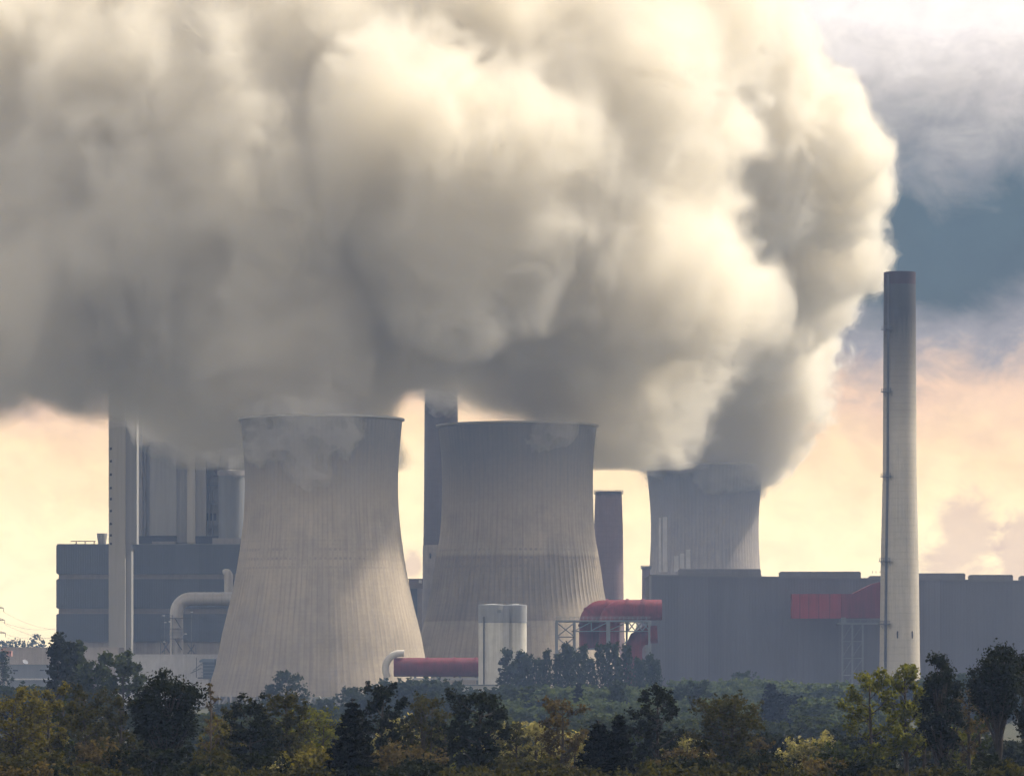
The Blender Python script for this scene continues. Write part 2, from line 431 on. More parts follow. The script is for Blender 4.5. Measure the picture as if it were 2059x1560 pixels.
def tall_chimney():
    Y = 1545; cxp = 1809; c = P(cxp, HOR, Y); k = Y / FPX; H = WZ(548, Y)
    t = thing('chimney', (c.x, Y, 0), "tall pale concrete chimney with a sooty dark red top beside the red duct", 'chimney')
    prof = [(43, 1424), (40.5, 1330), (38, 1130), (34, 950), (33, 780), (32, 548)]
    pr = [(r * k, max(0, WZ(py, Y))) for r, py in prof]
    mb = MB(); mb.lathe(c.x, Y, pr, 64); mb.lathe(c.x, Y, [pr[-1], (pr[-1][0] - 1, pr[-1][1]), (pr[-1][0] - 1, pr[-1][1] - 25)], 64)
    mb.lathe(c.x, Y, [(pr[-1][0] - 1, pr[-1][1] - 24), (.1, pr[-1][1] - 24)], 64)
    mb.build('shaft', chimney_mat('chimney_concrete', (.50, .46, .39), (.62, .80), H, WZ(573, Y)), t, True, 40)
    def rad(z):
        return r_at(pr, z)
    # ladder on the side towards the camera, left of the middle, with platforms
    a = math.radians(180 + 42)
    def at(z, off, da=0): return Vector((c.x + (rad(z) + off) * math.cos(a + da), Y + (rad(z) + off) * math.sin(a + da), z))
    mb = MB(); zs = [6 + i * (H - 7) / 40 for i in range(41)]
    for da in (-.05, .05): mb.tube([at(z, .45, da) for z in zs], .10, 5)
    for z in np.arange(7, H - 1, 1.6): mb.tube([at(z, .45, -.05), at(z, .45, .05)], .07, 4)
    for z in np.arange(8, H - 1, 3.2): mb.tube([at(z, .4, -.09), at(z, .95, -.06), at(z, .95, .06), at(z, .4, .09)], .05, 4)
    for z in np.arange(5, H - 3, 6.0):
        z2 = min(z + 5.95, H - 1); p = [at(z, .03, -.06), at(z, .03, .06), at(z2, .03, .06), at(z2, .03, -.06)]; q = [at(z, .22, -.06), at(z, .22, .06), at(z2, .22, .06), at(z2, .22, -.06)]
        mb.add(p + q, [(4, 5, 6, 7), (0, 4, 7, 3), (5, 1, 2, 6), (3, 7, 6, 2), (0, 1, 5, 4)])
    mb.build('ladder', M_STEEL, t)
    for row in (665, 790, 960, 1130, 1256):
        z = WZ(row, Y); mb = MB(); R_ = rad(z)
        mb.lathe(c.x, Y, [(R_ + .02, z), (R_ + 1.7, z), (R_ + 1.7, z + .3), (R_ + .02, z + .3)], 10, a - .36, a + .36)
        for da in (-.3, -.15, 0, .15, .3): mb.tube([at(z, 1.6, da), at(z + 1.3, 1.6, da)], .08, 4)
        mb.tube([at(z + 1.3, 1.6, -.33 + .066 * i) for i in range(11)], .09, 4); mb.tube([at(z + .7, 1.6, -.33 + .066 * i) for i in range(11)], .06, 4)
        for da in (-.25, .25): mb.tube([at(z, 1.1, da), at(z - 1.4, .02, da)], .08, 4)
        o1 = at(z, .5); mb.box(o1.x - .35, o1.x + .35, o1.y - .5, o1.y + .2, z + .2, z + 2.0)
        mb.build('platform', M_STEEL, t)
    # slot openings near the foot
    for px in (1801, 1831):
        z = WZ(1283, Y); x = WX(px, Y); R_ = rad(z); y = Y - math.sqrt(max(0, R_ * R_ - (x - c.x) ** 2))
        mb = MB(); mb.box(x - .28, x + .28, y - .12, y + .5, z, z + 2.6); mb.build('slot_window', plain('slot_dark', (.03, .03, .035)), t)
tall_chimney()

def brown_stack(cx, y, prof_px, label, name='chimney', split=None, rim=True, soot=(.6, .9), col=(.16, .115, .105), low=(.32, .28, .25)):
    k = y / FPX; c = P(cx, HOR, y); pr = [(r * k, max(0, WZ(row, y))) for r, row in prof_px]; H = pr[-1][1]
    t = thing(name, (c.x, y, 0), label, 'chimney')
    if split is not None:
        zs = WZ(split, y); rs = r_at(pr, zs)
        lo = [p for p in pr if p[1] < zs] + [(rs + .25, zs)]; hi = [(rs, zs - .3)] + [p for p in pr if p[1] > zs]
        mb = MB(); mb.lathe(c.x, y, lo, 48); mb.lathe(c.x, y, [(rs + .25, zs), (rs - .5, zs)], 48); mb.build('plinth_shaft', plain('stack_pale_base', low, streak=.2), t, True, 40)
    else: hi = pr
    mb = MB(); mb.lathe(c.x, y, hi, 48); mb.lathe(c.x, y, [hi[-1], (hi[-1][0] - .8, H), (hi[-1][0] - .8, H - 12)], 48); mb.lathe(c.x, y, [(hi[-1][0] - .8, H - 11.5), (.1, H - 11.5)], 48)
    mb.build('shaft', chimney_mat(name + '_brick', col, soot, H), t, True, 40)
    if rim:
        r = hi[-1][0]; mb = MB()
        mb.lathe(c.x, y, [(r + .01, H - 1.4), (r + .75, H - 1.2), (r + .75, H - .9), (r + .01, H - .9)], 48)
        for i in range(28):
            a = 2 * math.pi * i / 28; mb.tube([(c.x + (r + .65) * math.cos(a), y + (r + .65) * math.sin(a), H - .9), (c.x + (r + .65) * math.cos(a), y + (r + .65) * math.sin(a), H + .5)], .07, 4)
        mb.tube([(c.x + (r + .65) * math.cos(2 * math.pi * i / 28), y + (r + .65) * math.sin(2 * math.pi * i / 28), H + .5) for i in range(29)], .06, 4)
        mb.build('rim_gallery', M_STEEL, t)
    return t, pr
t, pr = brown_stack(887, 1900, [(41, 1409), (38, 1260), (34.5, 990), (33, 781)], "dark brown chimney with a pale lower shaft, standing between the two largest cooling towers", split=1096, soot=(.85, 1.0), col=(.115, .10, .105))
mb = MB(); mb.lathe(t.location.x - 2.5, 1900, [(3.2, WZ(790, 1900)), (3.2, WZ(757, 1900)), (2.9, WZ(757, 1900)), (2.9, WZ(785, 1900))], 24)
mb.build('flue_pipe', M_STEEL, t, True, 40)
z = WZ(1118, 1900); x = WX(866, 1900); mb = MB(); yy = 1900 - math.sqrt(8.4 ** 2 - min(8.3, abs(x - t.location.x)) ** 2)
mb.box(x - .4, x + .4, yy - .4, yy + .8, z - 1.2, z + 1.2); mb.build('opening', plain('opening_dark', (.03, .03, .03)), t)
brown_stack(1223.5, 2000, [(35, 1404), (30.5, 1200), (29, 1060), (26.5, 988)], "mauve brown tapered chimney seen just beyond the two tone cooling tower", soot=(.97, 1.0), col=(.17, .115, .115))
brown_stack(1299, 2120, [(10, 1400), (8.5, 1240), (8, 1139)], "small brown chimney peeping between the red pipes and the far tower", soot=(.97, 1.0), col=(.16, .115, .11))

# ------------------------------------------------------------------ long grey hall, red duct
M_HALL = cladding('hall_cladding', (.10, .103, .125), 1.1, .16)
M_HALLROOF = plain('hall_roof', (.13, .13, .14))
M_VENT = cladding('vent_cladding', (.15, .15, .16), .8, .1)
def long_hall():
    Y = 1585; x0, x1 = WX(1308, Y), WX(2420, Y); zl, zr = WZ(1158, Y), WZ(1169, Y) - 1.2
    t = thing('hall', (x0, Y, 0), "long windowless slate grey hall with roof ventilators behind the tall chimney", 'industrial hall')
    mb = MB(); mb.prism([(x0, 0), (x1, 0), (x1, zr), (x0, zl)], Y, Y + 60); mb.build('wall', M_HALL, t)
    mb = MB(); mb.prism([(x0 - .3, zl + .004), (x1, zr + .004), (x1, zr + .6), (x0 - .3, zl + .6)], Y - .35, Y + 60.3); mb.build('roof', M_HALLROOF, t)
    mb = MB(); mb.box(x0 - .5, x0 + .35, Y - .3, Y + .3, 0, zl); mb.build('corner_trim', plain('trim_pale', (.2, .2, .21)), t)
    def roof_z(x): return zl + (zr - zl) * (x - x0) / (x1 - x0) + .6
    yv = Y + 14
    for a, b_, h, nb in ((1364, 1530, 2.9, 9), (1568, 1731, 2.5, 9), (1748, 1778, 1.2, 2), (1846, 1941, 2.6, 6), (1950, 2037, 2.3, 5), (2052, 2200, 2.3, 5)):
        xa, xb = WX(a, yv), WX(b_, yv); z = roof_z((xa + xb) / 2)
        mb = MB(); mb.prism([(xa, z - .9), (xb, z - .9), (xb, z + h - .5), (xb - .5, z + h), (xa + .5, z + h), (xa, z + h - .5)], yv, yv + 7)
        v = mb.build('roof_ventilator', M_VENT, t)
        mb = MB()
        mb.box(xa + .6, xb - .6, yv - .35, yv - .003, z + h * .30, z + h * .38); mb.box(xa + .6, xb - .6, yv - .3, yv - .003, z + h * .72, z + h * .8)
        for i in range(nb + 1):
            xx = xa + .6 + (xb - xa - 1.2) * i / nb; mb.box(xx - .06, xx + .06, yv - .3, yv - .004, z + .1, z + h * .9)
        mb.build('louvre_frame', M_HALLROOF, v)
    for px in (1755, 1762, 1770):
        mb = MB(); mb.tube([(WX(px, yv), yv + 1, roof_z(0)), (WX(px, yv), yv + 1, WZ(1147, yv))], .08, 5); mb.build('lightning_rod', M_STEEL, t)
long_hall()

def red_duct():
    Y = 1568; t = thing('flue_duct', (WX(1690, Y), Y, 0), "bright red flue duct leading along the grey hall into the tall chimney", 'duct')
    za, zb = WZ(1243, Y), WZ(1194, Y)
    mb = MB(); mb.prism([(WX(1592, Y), za), (WX(1690, Y), za), (WX(1690, Y), zb), (WX(1592, Y), zb)], Y - 3, Y + 6)
    mb.build('straight_section', plain('coral_duct_paint', (.27, .03, .045), .7, .15, .12, streak=.3), t)
    mb = MB(); mb.prism([(WX(1690, Y) + .004, za + .1), (WX(1775, Y), za + .1), (WX(1775, Y), WZ(1168, Y)), (WX(1752, Y), WZ(1174, Y)), (WX(1712, Y), zb), (WX(1690, Y) + .004, zb - .05)], Y - 4.2, Y + 6)
    mb.build('rising_section', M_RED2, t)
    mb = MB()
    for px in (1607, 1625, 1645, 1667): mb.box(WX(px, Y) - .12, WX(px, Y) + .12, Y - 3.14, Y - 2.99, za - .1, zb + .1)
    mb.build('stiffener', M_RED2, t)
    f = mb = MB()
    z = WZ(1252, Y)
    mb.box(WX(1684, Y), WX(1776, Y), Y - 5.5, Y + 5, z - .5, z)
    for px in (1686, 1700, 1714, 1728, 1742, 1757, 1772): mb.tube([(WX(px, Y), Y - 5.4, z), (WX(px, Y), Y - 5.4, z + 1.3)], .06, 4)
    mb.tube([(WX(1686, Y), Y - 5.4, z + 1.3), (WX(1772, Y), Y - 5.4, z + 1.3)], .07, 4)
    mb.box(WX(1690, Y), WX(1699, Y), Y - 5, Y - 3, z, z + 2.0)
    mb.build('walkway', M_GREYSTEEL, t)
    for px in (1692, 1712, 1733):
        mb = MB(); mb.box(WX(px, Y) - .3, WX(px, Y) + .3, Y - 4.6, Y - 4, 0, z - .5); mb.build('leg', M_GREYSTEEL, t)
    mb = MB()
    for i in range(5):
        a, b_ = z * i / 5, z * (i + 1) / 5
        for p, q in ((1692, 1712), (1712, 1733)): mb.tube([(WX(p, Y), Y - 4.3, a), (WX(q, Y), Y - 4.3, b_ - .6)], .14, 4)
        mb.tube([(WX(1692, Y), Y - 4.3, b_ - .6), (WX(1733, Y), Y - 4.3, b_ - .6)], .14, 4)
    mb.build('bracing', M_GREYSTEEL, t)
red_duct()

# ------------------------------------------------------------------ red pipes on the steel frame
def arc_pts(c, r, a0, a1, n, ax):
    return [c + ax[0] * (r * math.cos(a0 + (a1 - a0) * i / n)) + ax[1] * (r * math.sin(a0 + (a1 - a0) * i / n)) for i in range(n + 1)]
def red_pipes():
    Y = 1500; k = Y / FPX
    def pipe(xa, yo, lab, bot):
        r = 20.5 * k; zc = WZ(1226, Y); ex = WX(xa + 20.5, Y) + 28 * k
        t = thing('red_pipe', (ex, Y + yo, 0), lab, 'pipe', 'red pipes on the steel frame')
        pts = [Vector((WX(1330, Y), Y + yo, zc)), Vector((ex + 1, Y + yo, zc))]
        c = Vector((ex, Y + yo, zc - 28 * k)); arc = [c + Vector((-28 * k * math.sin(q), 0, 28 * k * math.cos(q))) for q in [math.pi / 2 * i / 10 for i in range(11)]]
        down = [Vector((arc[-1].x, Y + yo, bot))]
        mb = MB(); mb.tube(pts + arc + down, r, 28); mb.build('pipe_run', M_RED, t, True, 50)
        mb = MB()
        for p, q in ((pts[1], pts[0]), (arc[5], arc[6]), (Vector((WX(1290, Y), Y + yo, zc)), pts[0]), (arc[-1], down[0])):
            dv = (q - p).normalized(); mb.tube([p, p + dv * .9], r + .35, 28)
        mb.build('flange', M_RED2, t, True, 50)
    pipe(1165, 6, "red pipe bending down behind the front one on the steel frame", WZ(1306, Y))
    pipe(1204, -3, "front red pipe with a wide elbow at the corner of the grey hall", WZ(1306, Y))
    t = thing('red_pipe', (WX(1285, Y), Y - 1, 0), "short red pipe under the frame deck, closest to the grey hall wall", 'pipe', 'red pipes on the steel frame')
    z1 = WZ(1286, Y); mb = MB(); mb.tube([(WX(1322, Y), Y + 3, z1 + 2), (WX(1300, Y), Y + 3, z1 + 1.8), (WX(1282, Y), Y + 3, z1), (WX(1274, Y), Y + 3, z1 - 3), (WX(1272, Y), Y + 3, 2)], 18 * k, 24)
    mb.build('pipe_run', M_RED, t, True, 50)
    mb = MB(); mb.tube([(WX(1300, Y), Y + 3, z1 + 1.8), (WX(1305, Y), Y + 3, z1 + 1.85)], 18 * k + .3, 24); mb.build('flange', M_RED2, t, True, 50)
    # frame
    f = thing('steel_frame', (WX(1212, Y), Y, 0), "grey braced steel frame carrying the red pipes above the poplars", 'pipe frame')
    zt = WZ(1247, Y); zl = WZ(1303, Y)
    mb = MB()
    mb.box(WX(1117, Y), WX(1306, Y), Y - 9, Y + 13, zt - .6, zt); mb.box(WX(1160, Y), WX(1222, Y), Y - 8.5, Y + 12, zl - .5, zl)
    mb.box(WX(1150, Y), WX(1306, Y), Y - 8.2, Y + 12, WZ(1268, Y) - .3, WZ(1268, Y))
    mb.build('deck', M_GREYSTEEL, f)
    for px, yo, w in ((1119, -8.8, .45), (1155, -8.8, .35), (1222, -8.9, .7), (1304, -8.8, .4), (1119, 12, .4), (1155, 12, .4), (1222, 12, .5), (1304, 12, .4), (1262, 12, .35)):
        mb = MB(); mb.box(WX(px, Y) - w, WX(px, Y) + w, Y + yo - w, Y + yo + w, 0, zt - .6); mb.build('leg', M_GREYSTEEL, f)
    mb = MB()
    zz = [zt - .8, zt - 6, zt - 11.5, zt - 17, 8, 1]
    for a, b_ in zip(zz, zz[1:]):
        for p, q in ((1119, 1155),):
            mb.tube([(WX(p, Y), Y - 8.8, a), (WX(q, Y), Y - 8.8, b_)], .2, 4); mb.tube([(WX(q, Y), Y - 8.8, a), (WX(p, Y), Y - 8.8, b_)], .2, 4); mb.tube([(WX(p, Y), Y - 8.8, b_), (WX(q, Y), Y - 8.8, b_)], .2, 4)
    zb = WZ(1268, Y)
    for p, q in ((1262, 1276), (1276, 1290), (1290, 1304)):
        mb.tube([(WX(p, Y), Y - 8.6, zt - .6), (WX(q, Y), Y - 8.6, zb)], .22, 4); mb.tube([(WX(q, Y), Y - 8.6, zt - .6), (WX(p, Y), Y - 8.6, zb)], .22, 4)
    for p, q in ((1155, 1188), (1188, 1222), (1222, 1262)):
        mb.tube([(WX(p, Y), Y - 8.7, zb), (WX(q, Y), Y - 8.7, zt - .6)], .18, 4); mb.tube([(WX(q, Y), Y - 8.7, zb - .3), (WX(q, Y), Y - 8.7, zt - .6)], .2, 4)
    mb.build('bracing', M_GREYSTEEL, f)
    mb = MB()
    for px in range(1118, 1306, 9): mb.tube([(WX(px, Y), Y - 8.9, zt), (WX(px, Y), Y - 8.9, zt + 1.2)], .06, 4)
    for h in (.6, 1.2): mb.tube([(WX(1118, Y), Y - 8.9, zt + h), (WX(1306, Y), Y - 8.9, zt + h)], .07, 4)
    mb.build('railing', M_GREYSTEEL, f)
    # low red pipe on a bridge, pale elbow
    Y = 1455; k = Y / FPX; zc = WZ(1341, Y); r = 19 * k
    t = thing('red_pipe', (WX(880, Y), Y, 0), "long level dark red pipe running between the pale tower foot and the silos", 'pipe', 'red pipes on the steel frame')
    mb = MB(); mb.tube([(WX(792, Y), Y, zc), (WX(968, Y), Y, zc)], r, 28); mb.build('pipe_run', M_RED2, t, True, 50)
    mb = MB()
    for px in (858, 912, 955): mb.tube([(WX(px, Y), Y, zc), (WX(px + 3, Y), Y, zc)], r + .3, 28)
    mb.build('flange', M_RED2, t, True, 50)
    for px in (835, 880, 925, 960):
        mb = MB(); mb.box(WX(px, Y) - .4, WX(px, Y) + .4, Y - 2, Y + 2, 0, zc - r + .05); mb.build('leg', M_GREYSTEEL, t)
    mb = MB(); mb.box(WX(830, Y), WX(965, Y), Y - 4.2, Y + 4.2, zc - r - 1.2, zc - r - .5); mb.build('bridge_deck', plain('bridge_pale', (.38, .38, .4)), t)
    e = thing('pipe_elbow', (WX(785, Y), Y, 0), "pale curved pipe elbow capping the end of the level red pipe", 'pipe')
    ctr = Vector((WX(806, Y), Y - 1.5, WZ(1344, Y))); R_ = 31 * k
    mb = MB(); mb.tube([Vector((ctr.x + 1.2, ctr.y, ctr.z + R_))] + [ctr + Vector((-R_ * math.sin(q), 0, R_ * math.cos(q))) for q in [i * .17 for i in range(14)]], 7.0 * k, 20)
    mb.build('elbow_bend', plain('pale_pipe', (.55, .52, .48)), e, True, 50)
    mb = MB(); mb.tube([(WX(776, Y), Y - 1.5, 0), (WX(776, Y), Y - 1.5, WZ(1352, Y))], .8, 12); mb.build('leg', M_GREYSTEEL, e)
red_pipes()

# ------------------------------------------------------------------ silos
def silos():
    Y = 1420; k = Y / FPX
    M_W = plain('silo_white', (.62, .60, .55), streak=.22); M_G = plain('silo_grey', (.27, .28, .30), streak=.15)
    t = thing('silo', (WX(1010, Y), Y, 0), "pale twin silo with grey upper bands, in front of the two tone cooling tower", 'silo')
    zt, zb = WZ(1216, Y), WZ(1252, Y)
    for name, cxp, r, yo in (('left', 990.5, 28.5, 0), ('right', 1037, 22, 3)):
        c = P(cxp, HOR, Y); mb = MB(); mb.lathe(c.x, Y + yo, [(r * k, 0), (r * k, zb)], 48); mb.build('silo_body', M_W, t, True, 40)
        mb = MB(); mb.lathe(c.x, Y + yo, [(r * k + .02, zb), (r * k + .12, zb), (r * k + .12, zt)], 48); mb.lathe(c.x, Y + yo, [(r * k + .12, zt), (.1, zt + .5)], 48); mb.build('upper_band', M_G, t, True, 40)
    mb = MB(); mb.box(WX(1010, Y), WX(1024, Y), Y - 3.3, Y - 1.2, 0, zb); mb.build('seam_panel', plain('seam_grey', (.46, .45, .43), streak=.2), t)
    mb = MB(); mb.box(WX(1010, Y), WX(1024, Y), Y - 3.3, Y - 1.2, zb + .01, zt - .1); mb.build('seam_panel', M_G, t)
    mb = MB(); mb.box(WX(1000, Y), WX(1008, Y), Y - 4.95, Y - 4.4, WZ(1232, Y), WZ(1226, Y)); mb.build('hatch', M_GREYSTEEL, t)
    mb = MB(); mb.tube([(WX(973, Y), Y - 4.5, 0), (WX(973, Y), Y - 4.5, WZ(1240, Y))], .28, 8); mb.build('downpipe', M_STEEL, t)
    mb = MB()
    for px in range(964, 1058, 8): mb.tube([(WX(px, Y), Y - 1, zt), (WX(px, Y), Y - 1, zt + 1.1)], .06, 4)
    mb.tube([(WX(964, Y), Y - 1, zt + 1.1), (WX(1057, Y), Y - 1, zt + 1.1)], .06, 4); mb.build('railing', M_GREYSTEEL, t)
    b_ = thing('pump_house', (WX(990, 1400), 1400, 0), "small pale flat roofed house at the foot of the silos", 'shed')
    mb = MB(); mb.box(WX(905, 1400), WX(1002, 1400), 1396, 1404, 0, WZ(1378, 1400)); mb.build('wall', plain('house_pale', (.42, .41, .40)), b_)
    mb = MB(); mb.box(WX(903, 1400), WX(1004, 1400), 1395.5, 1404.5, WZ(1378, 1400), WZ(1378, 1400) + .4); mb.build('roof', M_GREYSTEEL, b_)
    for px in (920, 945, 985):
        mb = MB(); mb.box(WX(px, 1400), WX(px + 8, 1400), 1395.9, 1396.05, WZ(1398, 1400), WZ(1388, 1400)); mb.build('window', M_STEEL, b_)
silos()

# ------------------------------------------------------------------ boiler block on the left
M_SLATE = cladding('slate_cladding', (.075, .09, .115), 1.0, .16)
M_BAND = plain('pale_band', (.24, .225, .22), streak=.2)
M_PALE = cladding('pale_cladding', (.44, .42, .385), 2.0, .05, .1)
M_PALE_SHADE = cladding('pale_cladding_shade', (.30, .30, .305), 2.0, .06, .1)  # darker copy of the pale cladding: side face shade put into its colour
M_MID = cladding('grey_cladding', (.25, .25, .25), 1.3, .10)
M_DARK = plain('dark_gap', (.03, .034, .042))
def boiler_block():
    Y = 1760; z = lambda r: WZ(r, Y); x = lambda p: WX(p, Y)
    t = thing('bunker_building', (x(300), Y, 0), "slate grey bunker building with three dark cladding bands split by pale strips", 'industrial building')
    mb = MB(); mb.box(x(113.5) + .9, x(560), Y, Y + 40, z(1292), z(1097)); mb.build('recessed_strip', M_BAND, t)
    for a, b_ in ((1095, 1154), (1164, 1223), (1234, 1289)):
        mb = MB(); w = .5; xx0, xx1 = x(113.5), x(562)
        mb.prism([(xx0 + w, z(b_)), (xx1, z(b_)), (xx1, z(a)), (xx0 + w, z(a)), (xx0, z(a) - w), (xx0, z(b_) + w)], Y - 1.0, Y + 41); mb.build('cladding_band', M_SLATE, t)
    mb = MB(); mb.box(x(135), x(560), Y + .5, Y + 39, 0, z(1292)); mb.build('ground_storey', plain('storey_beige', (.36, .33, .31), streak=.2), t)
    mb = MB(); mb.box(x(115), x(562), Y - .8, Y + 40.5, z(1095) + .004, z(1095) + .35); mb.build('roof', M_GREYSTEEL, t)
    # roof gear
    mb = MB(); zt = z(1087)
    mb.box(x(140), x(190), Y + 4, Y + 5, zt - .25, zt + .1)
    for p in (151, 169, 187): mb.box(x(p) - .2, x(p) + .2, Y + 4.2, Y + 4.8, z(1095), zt)
    mb.build('roof_rail', plain('rust_steel', (.13, .075, .05)), t)
    h = MB(); h.lathe(x(201.5), Y + 8, [(1.5, z(1095)), (1.7, z(1092)), (2.3, z(1072)), (2.2, z(1071)), (2.0, z(1073))], 24); h.lathe(x(201.5), Y + 8, [(2.1, z(1073)), (.1, z(1073))], 24)
    h.build('roof_funnel', M_MID, t, True, 40)
    # boiler house above and behind
    Yb = 1790; zb = lambda r: WZ(r, Yb); xb = lambda p: WX(p, Yb)
    b = thing('boiler_house', (xb(380), Yb, 0), "tall pale grey boiler house rising into the steam behind the lift tower", 'industrial building')
    mb = MB(); mb.box(xb(272), xb(560), Yb + 9, Yb + 60, 0, zb(800)); mb.build('wall', M_MID, b)
    mb = MB(); mb.box(xb(300), xb(354), Yb + 3.5, Yb + 8.99, zb(1076), zb(888)); mb.build('front_panel', cladding('panel_clad', (.31, .31, .31), 1.6, .05, .1), b)
    mb = MB(); mb.box(xb(354) + .01, xb(376), Yb + 4.2, Yb + 8.98, zb(1090), zb(888)); mb.build('stair_shaft', M_MID, b)
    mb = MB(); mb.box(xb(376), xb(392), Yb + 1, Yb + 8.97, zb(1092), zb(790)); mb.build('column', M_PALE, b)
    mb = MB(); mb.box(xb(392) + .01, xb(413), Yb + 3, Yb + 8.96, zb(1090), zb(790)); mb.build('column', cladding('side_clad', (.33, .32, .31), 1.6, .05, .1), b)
    mb = MB(); mb.box(xb(274), xb(354), Yb + 2.6, Yb + 8.9, zb(1092), zb(1077)); mb.box(xb(392) + .05, xb(440), Yb + 2.6, Yb + 8.9, zb(1092), zb(1077)); mb.build('dark_gap', M_DARK, b)
    mb = MB(); mb.box(xb(298), xb(378), Yb + 3, Yb + 9, zb(887), zb(885)); mb.tube([(xb(363), Yb + 4, zb(885)), (xb(363), Yb + 4, zb(876))], .2, 6); mb.build('parapet', M_GREYSTEEL, b)
    mb = MB(); mb.box(xb(413), xb(432), Yb + 8.6, Yb + 9.3, zb(1045), zb(1030)); mb.build('opening', M_DARK, b)
    mb = MB(); mb.box(xb(305), xb(352), Yb + 1, Yb + 2.5, zb(1093), zb(1088)); mb.build('roof_kerb', M_BAND, b)
    mb = MB(); mb.prism([(xb(413), zb(925)), (xb(436), zb(955)), (xb(440), zb(900)), (xb(490), zb(900)), (xb(490), zb(880)), (xb(413), zb(880))], Yb + 2, Yb + 8.9); mb.build('hood', cladding('hood_clad', (.11, .105, .115), 1.2, .08), b)
    for r0, pa, pb, d in ((905, 396, 440, 1.6), (975, 414, 440, 2.2), (1012, 414, 440, 2.2), (1062, 414, 440, 2.2)):
        mb = MB(); mb.box(xb(pa), xb(pb), Yb + 8.9 - d, Yb + 8.9, zb(r0), zb(r0) + .3)
        for px in range(pa, pb, 6): mb.tube([(xb(px), Yb + 9 - d, zb(r0)), (xb(px), Yb + 9 - d, zb(r0) + 1.3)], .07, 4)
        mb.tube([(xb(pa), Yb + 9 - d, zb(r0) + 1.3), (xb(pb), Yb + 9 - d, zb(r0) + 1.3)], .08, 4); mb.build('gallery', M_GREYSTEEL, b)
    for px, r0, w in ((282, 850, .55), (289, 900, .4), (418, 960, .45), (425, 985, .35)):
        mb = MB(); mb.tube([(xb(px), Yb + 8.2, zb(1080)), (xb(px), Yb + 8.2, zb(r0)), (xb(px) + 1.5, Yb + 8.2, zb(r0) + 1.2), (xb(px) + 4, Yb + 8.4, zb(r0) + 1.3)], w, 8); mb.build('pipework', M_BAND, b, True, 50)
    s = thing('round_silo', (xb(466), Yb, 0), "round grey silo with a pale rim between the boiler house and the cooling tower", 'silo')
    rs = 27 * Yb / FPX
    mb = MB(); mb.lathe(xb(467), Yb - 2, [(rs, z(1095)), (rs, zb(957))], 40); mb.build('silo_body', cladding('silo_clad', (.17, .18, .195), .9, .06), s, True, 40)
    mb = MB(); mb.lathe(xb(467), Yb - 2, [(rs, zb(957)), (rs + .5, zb(957)), (rs + .5, zb(947)), (.1, zb(945))], 40); mb.build('rim', M_BAND, s, True, 40)
    mb = MB(); mb.box(xb(430), xb(500), Yb - 9.5, Yb - 8.6, z(1095) + .4, zb(1083)); mb.build('plinth_strip', M_BAND, s)
    # lift tower in front
    Yl = 1735; xl = lambda p: WX(p, Yl); zl = lambda r: WZ(r, Yl)
    l = thing('lift_tower', (xl(240), Yl, 0), "slim pale lift tower with one column of tiny square windows, left of the boiler house", 'tower')
    mb = MB(); mb.box(xl(218.5), xl(251.5), Yl, Yl + 11, 0, zl(762)); mb.build('wall', M_PALE, l)
    mb = MB(); mb.box(xl(251.5) + .01, xl(274), Yl + 2.2, Yl + 12, zl(1093), zl(766)); mb.build('side_face', M_PALE_SHADE, l)  # stands for the tower's right face, its shade painted as a darker tone
    mb = MB(); mb.box(xl(251.5) + .01, xl(263), Yl + 2.6, Yl + 11.8, 0, zl(1093) - .01); mb.build('side_face', M_PALE_SHADE, l)
    for r in (902, 927, 954, 981, 1003, 1027, 1053, 1076, 1093):
        mb = MB(); mb.box(xl(221), xl(225), Yl - .12, Yl + .3, zl(r + 2.3), zl(r - 2.3)); mb.build('window', M_DARK, l)
    mb = MB(); mb.box(xl(218), xl(252), Yl - .1, Yl + 11.1, zl(762), zl(760)); mb.build('roof', M_GREYSTEEL, l)
boiler_block()

